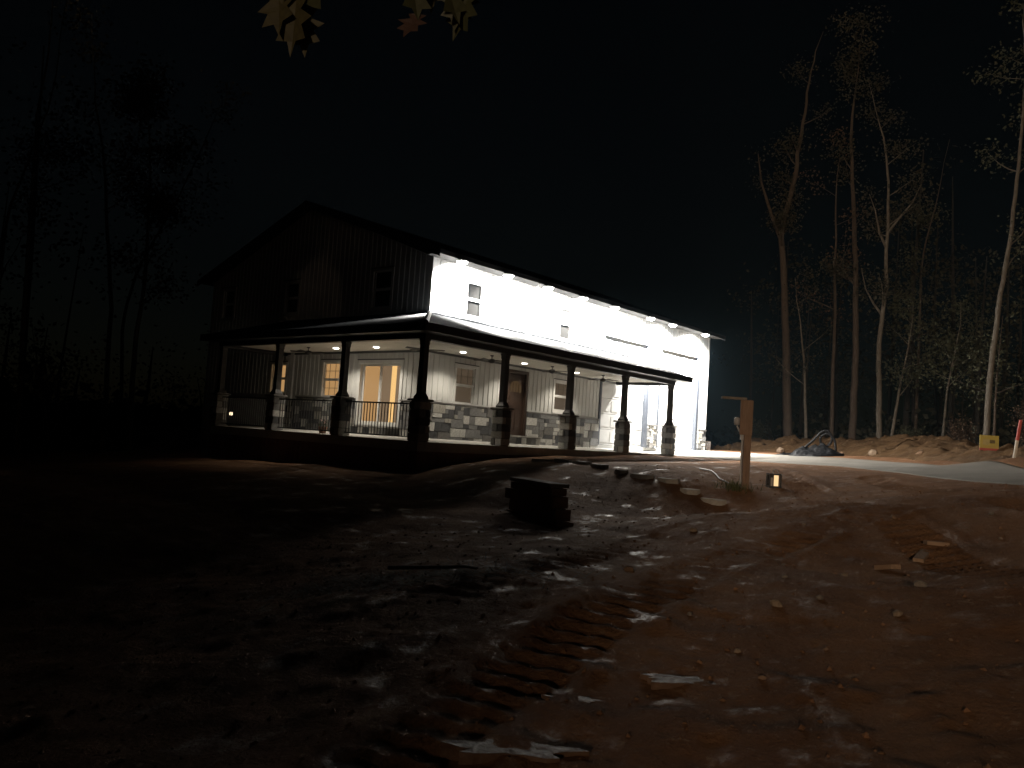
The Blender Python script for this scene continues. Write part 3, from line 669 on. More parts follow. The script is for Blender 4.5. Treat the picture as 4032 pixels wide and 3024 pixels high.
# railings on the gable side
bal = MB(); bal.box(-.009, .009, -.009, .009, .115, .925); bal_me = bal.mesh('baluster', M_BLACKM)
for i in range(3):
    y0_, y1_ = i * SLc + .21, (i + 1) * SLc - .21
    mb = MB(); mb.box(-.025, .025, y0_, y1_, .926, .965); rl = mb.build('railing', M_BLACKM, house)
    mb = MB(); mb.box(-.018, .018, y0_, y1_, .085, .114); mb.build('bottom_rail', M_BLACKM, rl)
    n = int((y1_ - y0_) / .115)
    for k in range(n): inst('baluster', bal_me, rl, (0, y0_ + (k + .5) * (y1_ - y0_) / n, 0))

# recessed ceiling lamps
def spot(name, loc, power, size, blend, col, rad, parent, direction=(0, 0, -1)):
    l = bpy.data.lights.new(name, 'SPOT'); l.energy = power; l.spot_size = R(size); l.spot_blend = blend; l.color = col; l.shadow_soft_size = rad
    o = bpy.data.objects.new(name, l); COL.objects.link(o); o.location = loc
    o.rotation_euler = (-Vector(direction)).to_track_quat('Z', 'Y').to_euler()
    if parent: par(o, parent)
    return o
for (x, y) in ((3.0, 1.5), (5.95, 1.56), (8.9, 1.6), (1.5, 3.62), (1.46, 5.46)):
    mb = MB(); mb.lathe([(.115, 0), (.115, -.012), (.095, -.014)], (x, y, zc - .001), 20); rl = mb.build('recessed_light', M_TRIM, house)
    mb = MB(); mb.lathe([(.092, 0), (.085, -.012), (.05, -.022)], (x, y, zc - .016), 20); mb.build('lens', M_LAMPW, rl)
    spot('lamp', (x, y, zc - .05), PORCH_W, 128, .65, (1.0, .90, .74), .08, rl)

# ================================================================== things on and around the house
# floodlights under the front eave
def flood_proto():
    t = thing('flood_light', 'glaring white floodlight hanging under the long front eave', 'floodlight', (0, 0, 0), 'floodlights under the front eave', local=True)
    def ch(nm, mb, m, sm=False):
        o = bpy.data.objects.new(nm, mb.mesh(nm, m, sm)); COL.objects.link(o); o.parent = t; return o
    ch('mount', MB().lathe([(.07, .0), (.07, .02), (.03, .03), (.03, .075)], (0, 0, -.005), 14), M_DARK)
    ch('housing', MB().lathe([(.17, -.06), (.18, -.02), (.12, .0)], (0, 0, 0), 18), M_TRIM)
    ch('lens', MB().lathe([(.04, -.145), (.12, -.12), (.165, -.062)], (0, 0, 0), 18), M_FLOOD, True)
    l = bpy.data.lights.new('flood_lamp', 'SPOT'); l.energy = FLOOD_W; l.spot_size = R(152); l.spot_blend = 1.0; l.color = (1.0, .965, .90); l.shadow_soft_size = .10
    o = bpy.data.objects.new('flood_lamp', l); COL.objects.link(o); o.parent = t; o.location = (0, 0, -.17)
    o.rotation_euler = Vector((0, .02, 1)).to_track_quat('Z', 'Y').to_euler()
    return t
fl0 = flood_proto()
for k, x in enumerate((2.92, 5.06, 7.16, 9.20, 11.28, 13.90, 15.69, 18.65)):
    f_ = fl0 if k == 0 else dup(fl0, (x, 1.72, 5.40))
    f_.location = (x, 1.72, 5.40)
    f_['label'] = ('glaring floodlight under the front eave, closest to the gable corner', 'glaring eave floodlight between the first upper window and the downspout', 'glaring eave floodlight between the downspout and the second upper window', 'glaring eave floodlight just past the second upper window',
                   'glaring eave floodlight above the porch-side jamb of the first garage door', 'glaring eave floodlight above the first garage door near its far jamb', 'glaring eave floodlight above the near edge of the last garage door', 'glaring floodlight at the far end of the front eave')[k]
    for c_ in f_.children:          # the heads over the porch are aimed along the wall towards the garage
        if c_.type == 'LIGHT': c_.rotation_euler = (-Vector(((.42 if k < 5 else 0.0), .5, -1))).to_track_quat('Z', 'Y').to_euler()
    # from mid-wall on, an added spot at each head brightens yard and driveway
    if k >= 3: spot('added_drive_spot', (0, -.02, -.17), DRIVE_W, 156, 1.0, (1.0, .93, .82), .10, None, (.32, -.9, -1) if k < 5 else (.1, -.8, -1)).parent = f_

# ceiling fans
def fan_proto():
    t = thing('ceiling_fan', 'x', 'ceiling fan', (0, 0, 0), 'ceiling fans under the porch', local=True)
    def ch(nm, mb, m, sm=False):
        o = bpy.data.objects.new(nm, mb.mesh(nm, m, sm)); COL.objects.link(o); o.parent = t; return o
    ch('rod', MB().lathe([(.055, .155), (.055, .13), (.014, .12), (.014, .03)], n=12), M_BLACKM)
    ch('motor', MB().lathe([(.04, .05), (.10, .03), (.11, -.03), (.07, -.07), (.03, -.085)], n=18), M_BLACKM, True)
    b = MB(); b.hexa([(.10, -.03, -.012), (.56, -.065, -.02), (.56, .065, .012), (.10, .03, .008), (.10, -.03, -.004), (.56, -.065, -.012), (.56, .065, .02), (.10, .03, .016)])
    me = b.mesh('blade', mat('fan_blade', (.03, .024, .02), .5, (.04, .03, .026), 10))
    for i in range(5):
        o = bpy.data.objects.new('blade', me); COL.objects.link(o); o.parent = t; o.rotation_euler = (0, 0, i * math.tau / 5 + .3)
    return t
fan0 = fan_proto()
for k, (x, y, lab) in enumerate(((1.25, 1.30, 'dark ceiling fan at the porch corner behind the corner column'), (3.95, 1.2, 'dark ceiling fan between the small front window and the front door'),
                                 (6.96, 1.2, 'dark ceiling fan just past the front door'), (9.97, 1.2, 'dark ceiling fan by the dark end beam of the front porch'), (1.2, 6.5, 'dark ceiling fan in front of the amber gable-side window'))):
    if k == 0: fan0.location = (x, y, 2.51); fan0['label'] = lab
    else: dup(fan0, (x, y, 2.51), .5 * k, lab)

# block retaining wall stepping down from the porch corner
rw = thing('retaining_wall', 'short stepped stack of brown concrete wall blocks below the porch corner', 'wall', (-2.6, -5.9, -1.1))
M_BLOCK = [mat('retaining_block_%d' % i, c, .9, tuple(v * .75 for v in c), 8, .5, 40) for i, c in enumerate(((.30, .185, .135), (.26, .16, .12), (.33, .21, .16)))]
M_CAPB = mat('retaining_cap', (.28, .24, .21), .9, (.22, .185, .16), 8, .5, 40)
def blk(mi):
    m = MB(); c = .5; e = .46
    m.add([(-c, -e, -c), (-e, -c, -c), (e, -c, -c), (c, -e, -c), (c, c, -c), (-c, c, -c), (-c, -e, c), (-e, -c, c), (e, -c, c), (c, -e, c), (c, c, c), (-c, c, c)], [(5, 4, 3, 2, 1, 0), (6, 7, 8, 9, 10, 11)] + [(i, (i + 1) % 6, (i + 1) % 6 + 6, i + 6) for i in range(6)])
    return m.mesh('block', mi)
BLK = [blk(m) for m in M_BLOCK]; CAPB = blk(M_CAPB)
LW = float(np.linalg.norm(W1 - W0)); ang = math.atan2(WD[1], WD[0]); offs = -0.08
rows = [(-1.27, .2, 5.5, LW + .17), (-1.07, .2, 5.7, LW + .06), (-.87, .2, 5.5, LW - .06), (-.67, .13, 5.7, LW - .12)]
caps = [(-.535, .075, 5.7, LW - .10)]
rows2 = []
def put_block(s0, s1, z, h, me, dep=.30):
    sc = (s0 + s1) / 2; p = W0 + WD * sc + WN * offs
    inst('block', me, rw, (p[0], p[1], z + h / 2), (0, 0, ang), (s1 - s0 - .012, dep, h - .010))
for k, (z, h, s0, s1) in enumerate(rows + rows2):
    s = s1; first = True
    while s > s0 + .03:
        L_ = .42 if not (first and k % 2) else .24
        a_ = max(s0, s - L_)
        if a_ - s0 < .12: a_ = s0
        put_block(a_, s, z, h, BLK[rr.randrange(3)], .30 + rr.uniform(-.012, .012)); s = a_; first = False
for z, h, s0, s1 in caps:
    s = s1
    while s > s0 + .05:
        a_ = max(s0, s - .56); put_block(a_, s, z, h, CAPB, .36); s = a_

# pale edging stones between the porch and the wooden post
M_PALE = mat('pale_edging_stone', (.46, .43, .39), .9, (.36, .335, .30), 6, .5, 30)
ed = [(1.62, -2.75), (1.66, -3.35), (1.55, -3.98), (1.32, -4.62), (1.02, -5.4), (.86, -6.02), (.78, -6.68), (.52, -7.32), (.30, -7.95)]
for k, (x, y) in enumerate(ed):
    q = ed[min(k + 1, len(ed) - 1)]; p = ed[max(k - 1, 0)]; an = math.atan2(q[1] - p[1], q[0] - p[0]); L_ = rr.uniform(.46, .58) if k not in (4,) else .22
    m = MB(); n = 9; top = []; bot = []
    for i in range(n):
        t = math.tau * i / n; e = 1 + rr.uniform(-.12, .12)
        cxx = math.copysign(abs(math.cos(t)) ** .6, math.cos(t)) * L_ / 2 * e; cyy = math.copysign(abs(math.sin(t)) ** .6, math.sin(t)) * .15 * e
        bot.append((cxx, cyy, -.06)); top.append((cxx * .95, cyy * .93, rr.uniform(.03, .055)))
    m.add(bot + top, [tuple(reversed(range(n))), tuple(range(n, 2 * n))] + [(i, (i + 1) % n, (i + 1) % n + n, i + n) for i in range(n)])
    o = m.build('edging_stone', M_PALE, None, loc=(x, y, gz(x, y) + .01)); o.rotation_euler = (0, 0, an)
    tag(o, 'pale flat edging stone closest to the porch steps' if k == 0 else 'pale flat edging stone closest to the wooden post' if k == len(ed) - 1 else 'smallest pale stone in the row between porch and wooden post' if k == 4 else 'pale flat stone in the row between the porch and the wooden post', 'stone', 'pale stones edging the yard')

# temporary service post: wooden post, backboard, meter bits, cross board
px_, py_ = 1.40, -8.07; pz = gz(px_, py_)
M_WOOD = mat('weathered_post_wood', (.215, .14, .098), .8, (.155, .10, .068), 5, .35, 30, stretch=(6, 6, .7))
M_GALV = mat('grey_conduit', (.34, .34, .35), .5, (.28, .28, .29), 8)
sp = thing('utility_post', 'rough wooden service post with a backboard and a board across its top', 'post', (px_, py_, pz))
ux = Vector((.64, -.77, 0)); uf = Vector((.77, .64, 0))       # the board faces the street side
def obox(mb, c, a, b, z0, z1, da=ux, db=uf):
    c = Vector(c); p = []
    for z in (z0, z1):
        for (i, j) in ((-1, -1), (1, -1), (1, 1), (-1, 1)): p.append(tuple(c + da * i * a + db * j * b + Vector((0, 0, z))))
    return mb.hexa(p)
P0 = (px_, py_, 0)
obox(MB(), P0, .07, .07, pz - .4, 1.325).build('wood_post', M_WOOD, sp)
c1 = Vector(P0) - ux * .055 - uf * .09
obox(MB(), c1, .125, .018, .62, 1.315).build('backboard', M_WOOD, sp)
c2 = Vector(P0) - ux * .30
obox(MB(), c2, .245, .075, 1.328, 1.372).build('cross_board', mat('grey_board', (.20, .17, .14), .85, (.15, .125, .10), 6, .3, 30, stretch=(2, 2, 2)), sp)
c3 = Vector(P0) - ux * .215
m = MB(); m.lathe([(.05, -.07), (.065, -.02), (.06, .06), (.03, .09)], tuple(c3 + Vector((0, 0, .88))), 12); m.build('meter_socket', M_GALV, sp, True)
m = MB(); m.tube([tuple(c3 + Vector((0, 0, .80))), tuple(c3 + ux * .05 + Vector((0, 0, .70))), tuple(Vector(P0) - ux * .095 + Vector((0, 0, .60))), tuple(Vector(P0) - ux * .095 + Vector((0, 0, pz)))], .018, 8); m.build('conduit', M_GALV, sp)
m = MB(); obox(m, Vector(P0) - ux * .115 - uf * .03, .03, .035, .52, .64); m.build('outlet_box', M_GALV, sp)

# lantern on the dirt beside the post
lx, ly = 2.18, -8.35; lz = gz(lx, ly)
ln = thing('lantern', 'small dark boxy lantern with one glowing warm pane on the dirt by the post', 'lantern', (lx, ly, lz))
LC = Vector((lx, ly, 0))
m = MB(); obox(m, LC, .13, .12, lz - .03, lz + .03); obox(m, LC, .125, .115, lz + .255, lz + .285)
for i in (-1, 1):
    for j in (-1, 1): obox(m, LC + ux * i * .112 + uf * j * .10, .014, .014, lz + .03, lz + .255)
m.build('frame', M_BLACKM, ln)
obox(MB(), LC - uf * .093 + ux * .02, .045, .006, lz + .032, lz + .252).build('glowing_pane', emis('lantern_glow', (1.0, .66, .33), 1.1), ln)
obox(MB(), LC - uf * .092 - ux * .074, .024, .006, lz + .032, lz + .20).build('frosted_pane', mat('frosted_pane', (.40, .37, .34), .7, (.33, .30, .28), 10), ln)
obox(MB(), LC + uf * .02, .10, .06, lz + .032, lz + .25).build('core', M_UPDARK, ln)
m = MB(); m.tube([tuple(LC + ux * (.06 * math.cos(t) + .03) + Vector((0, 0, lz + .285 + .085 * math.sin(t)))) for t in np.linspace(0, math.pi, 9)], .008, 6); m.build('handle', M_GALV, ln)

# weeds at the foot of the post
M_WEED = mat('weed_green', (.05, .06, .02), .8, (.08, .085, .035), 20)
m = MB()
for i in range(260):
    a_ = rr.uniform(0, math.tau); q = abs(rr.gauss(0, .22)); x = px_ - .25 + q * math.cos(a_); y = py_ + .1 + q * math.sin(a_); z = gz(x, y) if i % 4 == 0 else z
    h = rr.uniform(.08, .24); lean = Vector((rr.uniform(-.1, .1), rr.uniform(-.1, .1), h)); sd = Vector((rr.uniform(-1, 1), rr.uniform(-1, 1), 0)).normalized() * .007
    b0 = Vector((x, y, z - .02)); m.add([b0 - sd, b0 + sd, b0 + lean * .6 + sd * .8, b0 + lean], [(0, 1, 2, 3)])
tag(m.build('weeds', M_WEED), 'low tuft of weeds round the foot of the wooden post', 'weeds', kind='stuff')

# thin hose on the slope behind the post
hp = [(3.3, -6.1), (2.9, -6.6), (2.3, -7.0), (1.75, -7.35), (1.45, -7.7), (1.36, -7.96)]
m = MB(); m.tube([(x, y, gz(x, y) + .03) for x, y in hp], .018, 6); tag(m.build('water_hose', M_GALV, None, True), 'thin pale hose running down the dirt to the wooden post', 'hose')

# heap of black plastic sheeting with a loop of drain pipe
M_TARP = mat('black_plastic_sheet', (.006, .0065, .008), .55, (.011, .0115, .013), 3, .3, 8, spec=.15)
n = 46; gxv, gyv = np.meshgrid(np.linspace(-1, 1, n), np.linspace(-1, 1, n), indexing='ij')
ta = Vector((.45, -.89, 0)); tb = Vector((.89, .45, 0)); TC = Vector((20.3, -2.72, 0))
TX = TC.x + ta.x * gxv * 1.15 + tb.x * gyv * .8; TY = TC.y + ta.y * gxv * 1.15 + tb.y * gyv * .8
rad = np.hypot(gxv * (1 + .15 * fbm(gxv * 2, gyv * 2, 1.2, 2)), gyv)
hh = .34 * np.exp(-((gxv - .18) / .42) ** 2 - (gyv / .55) ** 2) + .26 * np.exp(-((gxv + .55) / .3) ** 2 - (gyv / .5) ** 2)
fold = np.abs(fbm(gxv * 3 + 3, gyv * 3, 1.3, 4)) * .26
edge = np.clip((1 - rad) * 5, 0, 1)
TZ = ground_z(TX, TY, False) + .06 + (hh + fold * np.clip(hh * 3.5 + .25, 0, 1)) * edge + .03
TZ = np.where(rad > .97, ground_z(TX, TY, False) - .04, TZ)
to = grid_mesh('plastic_sheet_heap', TX, TY, TZ, M_TARP, smooth=False); tag(to, 'crumpled heap of black plastic sheeting at the far edge of the driveway', 'plastic sheet')
strip = MB()
spn = [(18.9 + .42 * i, -.15 - .52 * i) for i in range(5)]
for i in range(4):
    (xa, ya), (xb, yb) = spn[i], spn[i + 1]; wv_ = .16 + .08 * (i % 2); zs = [gz(xa + 1.3, ya) + .03, gz(xb + 1.3, yb) + .03]
    strip.hexa([(xa + 1.3 - wv_, ya, zs[0] - .03), (xb + 1.3 - wv_, yb, zs[1] - .03), (xb + 1.3 + wv_, yb, zs[1] - .03), (xa + 1.3 + wv_, ya, zs[0] - .03), (xa + 1.3 - wv_ * .7, ya, zs[0] + .05), (xb + 1.3 - wv_ * .7, yb, zs[1] + .07), (xb + 1.3 + wv_ * .6, yb, zs[1] + .05), (xa + 1.3 + wv_ * .6, ya, zs[0] + .06)])
tag(strip.build('plastic_strip', M_TARP), 'flat strip of black plastic trailing from the heap along the driveway edge', 'plastic sheet')
m = MB(); LCn = Vector((20.5, -3.0, 0)); z0 = gz(20.5, -3.0)
pts = [LCn + ta * (-.75) + Vector((0, 0, z0 + .30)), LCn + ta * (-.42) + Vector((0, 0, z0 + .62)), LCn + ta * (-.12) + Vector((0, 0, z0 + .98)), LCn + ta * .12 + Vector((0, 0, z0 + 1.05)), LCn + ta * .30 + Vector((0, 0, z0 + .86)), LCn + ta * .30 + tb * .05 + Vector((0, 0, z0 + .58)), LCn + ta * .10 + tb * .1 + Vector((0, 0, z0 + .40)), LCn + ta * -.10 + tb * .1 + Vector((0, 0, z0 + .55)), LCn + ta * -.1 + tb * .05 + Vector((0, 0, z0 + .80)), LCn + ta * .14 + Vector((0, 0, z0 + .93)), LCn + ta * .42 + Vector((0, 0, z0 + .70)), LCn + ta * .5 + Vector((0, 0, z0 + .20))]
fine = []
for i in range(len(pts) - 1):
    p0, p1, p2, p3 = pts[max(i - 1, 0)], pts[i], pts[i + 1], pts[min(i + 2, len(pts) - 1)]
    for k in range(8):
        t = k / 8; fine.append(.5 * ((2 * p1) + (p2 - p0) * t + (2 * p0 - 5 * p1 + 4 * p2 - p3) * t * t + (-p0 + 3 * p1 - 3 * p2 + p3) * t ** 3))
m.tube(fine, [.055 if i % 2 else .045 for i in range(len(fine))], 10)
tag(m.build('drain_pipe', M_TARP, None, True), 'looped length of black drain pipe standing up out of the plastic heap', 'pipe')

# yard sign, yellow over red
sc_ = Vector((15.66, -9.92, 0)); sa = Vector((.64, -.77, 0)); sb = Vector((.77, .64, 0))
zg = min(gz(sc_.x, sc_.y), .75)
sg = thing('yard_sign', 'small yellow yard sign with a red band standing on the dirt bank', 'sign', (sc_.x, sc_.y, .8))
M_YEL = mat('sign_yellow', (.52, .43, .10), .6, (.48, .40, .12), 5); M_RED = mat('sign_red', (.52, .11, .10), .6, (.46, .10, .09), 5)
obox(MB(), sc_, .305, .006, .92, 1.33, sa, sb).build('panel', M_YEL, sg)
obox(MB(), sc_, .304, .0059, .79, .9195, sa, sb).build('red_band', M_RED, sg)
obox(MB(), sc_ - sb * .008 + sa * .10, .085, .0015, 1.08, 1.19, sa, sb).build('dark_print', mat('sign_ink', (.14, .11, .05), .7, (.2, .16, .07), 22, contrast=(.4, .6)), sg)
obox(MB(), sc_ - sb * .008 - sa * .10, .11, .0015, 1.02, 1.20, sa, sb).build('pale_print', mat('sign_pale_ink', (.45, .39, .17), .7, (.52, .44, .2), 14), sg)
obox(MB(), sc_ - sb * .008 + sa * .0, .20, .0014, .965, 1.0, sa, sb).build('text_line', mat('sign_text_ink', (.45, .33, .10), .7, (.52, .41, .12), 30), sg)
m = MB(); m.tube([tuple(sc_ - sa * .2 + sb * .012 + Vector((0, 0, .2))), tuple(sc_ - sa * .2 + sb * .012 + Vector((0, 0, 1.2)))], .006, 6); m.tube([tuple(sc_ + sa * .2 + sb * .012 + Vector((0, 0, .2))), tuple(sc_ + sa * .2 + sb * .012 + Vector((0, 0, 1.2)))], .006, 6); m.build('wire_stake', M_GALV, sg)

# red and white marker stake
stk = thing('marker_stake', 'leaning marker stake, red above and white below, beside the driveway', 'stake', (11.12, -11.3, .7))
bt, tp = Vector((11.10, -11.28, .45)), Vector((11.16, -11.42, 1.62)); md = bt.lerp(tp, .53)
m = MB(); m.tube([tuple(bt), tuple(md)], .042, 10); m.build('white_half', mat('stake_white', (.6, .56, .5), .6, (.5, .47, .42), 8), stk)
m = MB(); m.tube([tuple(md), tuple(tp)], .0425, 10); m.build('red_half', mat('stake_red', (.5, .07, .06), .6, (.42, .06, .05), 8), stk)

# condenser box by the far corner of the house
ux0, uy0 = 21.62, 2.95; zu = .20
ub = thing('utility_box', 'pale boxy outdoor unit beside the far corner of the house', 'utility box', (ux0, uy0, zu))
m = MB(); m.box(ux0 - .2, ux0 + .2, uy0 - .18, uy0 + .18, zu + .04, zu + .46); m.build('casing', M_TRIM, ub)
m = MB(); m.box(ux0 - .24, ux0 + .24, uy0 - .22, uy0 + .22, zu - .25, zu + .039); m.build('pad', M_CONC, ub)
for k in range(6):
    m = MB(); m.box(ux0 - .17, ux0 + .17, uy0 - .196, uy0 - .181, zu + .08 + k * .06, zu + .115 + k * .06); m.build('louvre', M_GALV, ub)
m = MB(); m.box(ux0 - .21, ux0 + .21, uy0 - .19, uy0 + .19, zu + .461, zu + .485); m.build('lid', M_SOFF, ub)

# potted flowers and a small lamp on the porch
fp = thing('flower_pot', 'pot of pale pink flowers at the porch edge beside a stone column base', 'flower pot', (.32, 4.30, .02))
m = MB(); m.lathe([(.09, 0), (.13, .16), (.145, .17), (.145, .20), (.12, .20)], (.32, 4.30, .012), 16); m.build('pot', mat('clay_pot', (.22, .12, .08), .8, (.17, .09, .06), 8), fp)
m = MB()
for i in range(90):
    v = Vector((rr.gauss(0, .09), rr.gauss(0, .09), rr.uniform(.18, .36))); dd = Vector((rr.uniform(-1, 1), rr.uniform(-1, 1), rr.uniform(-.3, 1))).normalized() * .04; ee = dd.orthogonal().normalized() * .016
    p = Vector((.32, 4.30, 0)) + v; m.add([p, p + dd * .5 + ee, p + dd, p + dd * .5 - ee], [(0, 1, 2, 3)])
m.build('foliage', M_WEED, fp)
m = MB()
for i in range(26):
    p = Vector((.32 + rr.gauss(0, .08), 4.30 + rr.gauss(0, .08), rr.uniform(.30, .42))); m.lathe([(.004, -.012), (.022, 0), (.012, .012)], tuple(p), 6)
m.build('blossoms', mat('pink_blossom', (.55, .36, .34), .8, (.6, .5, .47), 30), fp)
pl_ = thing('porch_lamp', 'tiny warm glowing lamp beside the end column of the gable-side porch', 'lamp', (.33, 9.18, 0.01))
m = MB(); m.lathe([(.06, 0), (.06, .02), (.012, .03), (.012, .34), (.05, .36)], (.33, 9.18, .012), 12); m.build('stem', M_BLACKM, pl_)
m = MB(); m.lathe([(.04, .36), (.055, .40), (.045, .45), (.02, .46)], (.33, 9.18, .013), 12); m.build('glass', emis('porch_lamp_warm', (1.0, .78, .5), 2.2), pl_)
m = MB(); m.lathe([(.065, .461), (.05, .48), (.01, .50)], (.33, 9.18, .013), 12); m.build('cap', M_BLACKM, pl_)

# scrap boards
M_SCRAP = mat('scrap_lumber', (.30, .20, .13), .85, (.22, .14, .09), 5, .4, 30, stretch=(1, 5, 5))
def board(c, L_, wd, th, an, tilt, lab):
    m = MB(); m.box(-L_ / 2, L_ / 2, -wd / 2, wd / 2, -th / 2, th / 2); o = m.build('scrap_board', M_SCRAP, None, loc=(c[0], c[1], gz(c[0], c[1]) + th * .6 + abs(math.sin(tilt)) * L_ * .3)); o.rotation_euler = (0, tilt, an); tag(o, lab, 'board')
board((-3.40, -12.66), .27, .10, .045, math.atan2(-.77, .64), 0.02, 'short pale offcut of lumber lying across the end of a longer board')
board((-3.85, -12.62), .85, .11, .04, .12, -.06, 'longer board sunk in the dirt slope below the driveway')
board((-4.65, -12.45), .26, .13, .05, 1.0, .2, 'small broken chunk of wood beside the sunken board')

# loose stones
M_ROCK = [mat('loose_stone_%d' % i, c, .9, tuple(v * .7 for v in c), 9, .5, 30) for i, c in enumerate(((.24, .15, .095), (.21, .175, .145), (.27, .20, .14)))]
def rock_mesh(seed, m_):
    q = random.Random(seed); m = MB(); n = 7; o = []
    prof = [(-.5, .45), (-.15, .95), (.25, .85), (.5, .4)]
    for z, r_ in prof:
        for k in range(n):
            t = math.tau * k / n; e = r_ * .5 * (1 + q.uniform(-.22, .22)); o.append((e * math.cos(t), e * math.sin(t), z * (1 + q.uniform(-.15, .15))))
    f = [tuple(reversed(range(n))), tuple(range(3 * n, 4 * n))]
    for i in range(3):
        for k in range(n): f.append((i * n + k, i * n + (k + 1) % n, (i + 1) * n + (k + 1) % n, (i + 1) * n + k))
    return m.add(o, f).mesh('loose_stone', m_)
RK = [rock_mesh(i, M_ROCK[i % 3]) for i in range(9)]
spots_ = [(-6.0, -11.0), (-4.7, -10.35), (-3.0, -10.9), (-2.4, -11.9), (-6.2, -11.9), (-5.3, -12.2), (-5.0, -12.75), (-6.0, -13.1), (-7.1, -13.2), (-7.6, -13.7), (-6.9, -12.5), (-7.4, -12.3), (-8.2, -13.0), (-5.2, -11.5), (-3.9, -9.7), (-6.7, -10.4), (-8.0, -11.8), (-8.6, -12.5), (-9.1, -12.9), (-2.0, -13.0), (-3.2, -13.3)]
for k, (x, y) in enumerate(spots_):
    s_ = rr.choice((.035, .05, .06, .09)) * rr.uniform(.8, 1.2); o = inst('loose_stone', RK[k % 9], None, (x, y, gz(x, y) + s_ * .18), (rr.uniform(-.3, .3), rr.uniform(-.3, .3), rr.uniform(0, 6)), (s_ * 1.3, s_, s_ * .7))
    tag(o, 'small loose stone lying on the bare brown dirt slope', 'stone', 'loose stones on the dirt')
for k, (x, y) in enumerate(((24.6, -2.4), (23.2, -4.2), (22.2, -5.4), (20.0, -6.9), (24.9, 0.6), (18.2, -8.0))):
    s_ = rr.uniform(.25, .4); o = inst('bank_stone', RK[(k * 2) % 9], None, (x, y, gz(x, y) + s_ * .3), (rr.uniform(-.3, .3), rr.uniform(-.3, .3), rr.uniform(0, 6)), (s_ * 1.3, s_, s_ * .8))
    tag(o, 'pale chunk of rock lying at the foot of the orange clay bank', 'rock', 'rocks below the clay bank')
# wet glints: shallow puddles in the foreground mud
M_PUD = mat('muddy_water', (.07, .04, .026), .55, (.10, .058, .036), 12, .9, 14, spec=.16)
for (x, y, L_, W_, lab) in ((-9.33, -12.55, .27, .10, 'shallow muddy puddle catching the light between the tracks'), (-11.02, -12.35, .30, .11, 'small shiny puddle lying low in the churned mud'), (-10.1, -12.15, .16, .06, 'tiny puddle beside the tread marks')):
    m = MB(); n = 26; an = math.atan2(-.77, .64); z = gz(x, y) + .001; ring = []
    for i in range(n):
        t = math.tau * i / n; e = 1 + .45 * math.sin(2 * t + x) * math.sin(3 * t) + rr.uniform(-.22, .22); uu = math.cos(t) * L_ * e; vv_ = math.sin(t) * W_ * e
        ring.append((x + uu * math.cos(an) - vv_ * math.sin(an), y + uu * math.sin(an) + vv_ * math.cos(an), z))
    m.add(ring + [(a_, b_, c_ - .08) for a_, b_, c_ in ring], [tuple(range(n))] + [(i, i + n, (i + 1) % n + n, (i + 1) % n) for i in range(n)])
    o = m.build('puddle', M_PUD); o['kind'] = 'structure'; o['label'] = lab
# loose clods: nobody could count them
m = MB(); q = np.random.default_rng(2)
cx_ = q.uniform(-13.8, 3, 3600); cy_ = q.uniform(-16.3, -5.2, 3600); cz_ = ground_z(cx_[None], cy_[None])[0]; inn = inpoly(cx_, cy_, DPOLY)
for x, y, z, skp in zip(cx_, cy_, cz_, inn):
    if skp: continue
    s_ = min(.026, .006 * (1 / max(.10, rr.random())) ** .8); v = []
    for k in range(5):
        t = math.tau * k / 5 + rr.random(); v.append((x + s_ * math.cos(t) * rr.uniform(.7, 1.1), y + s_ * math.sin(t) * rr.uniform(.7, 1.1), z + s_ * rr.uniform(-.2, .35)))
    v += [(x + rr.uniform(-.3, .3) * s_, y + rr.uniform(-.3, .3) * s_, z + s_ * rr.uniform(.5, 1.0)), (x, y, z - s_)]
    m.add(v, [(k, (k + 1) % 5, 5) for k in range(5)] + [((k + 1) % 5, k, 6) for k in range(5)])
tag(m.build('loose_clods', M_SOIL), 'scattered clods of brown soil over the graded dirt', 'soil', kind='stuff')
# dry straw and brush on the low mound, with one long stick
M_STRAW = mat('dry_straw', (.20, .18, .15), .9, (.13, .115, .095), 12)
m = MB()
for i in range(1500):
    u_ = rr.gauss(0, .75); v_ = rr.gauss(0, .32); x = -8.4 + u_ * .64 + v_ * .77; y = -8.9 - u_ * .77 + v_ * .64
    if i % 3 == 0 or i < 3: z = gz(x, y)
    else: x, y = x0_ + rr.uniform(-.06, .06), y0s + rr.uniform(-.06, .06)
    x0_, y0s = x, y
    a_ = rr.uniform(0, math.tau); L_ = rr.uniform(.06, .22); up = rr.uniform(-.1, .35); dv = Vector((math.cos(a_), math.sin(a_), up)) * L_; sd = Vector((-math.sin(a_), math.cos(a_), 0)) * .005
    p = Vector((x, y, z + .01)); m.add([p - sd, p + sd, p + dv + sd * .5, p + dv - sd * .5], [(0, 1, 2, 3)])
tag(m.build('dry_straw', M_STRAW), 'thin litter of dry grey straw over the low dirt mound', 'straw', kind='stuff')
m = MB(); sp_ = [(-8.25, -8.3), (-8.05, -8.72), (-7.95, -9.15), (-7.98, -9.35)]
m.tube([(x, y, gz(x, y) + .06) for x, y in sp_], [.022, .02, .016, .012], 7)
tag(m.build('fallen_stick', mat('grey_stick', (.22, .20, .18), .9, (.16, .145, .13), 10)), 'bare grey stick lying on the straw-littered mound', 'stick')

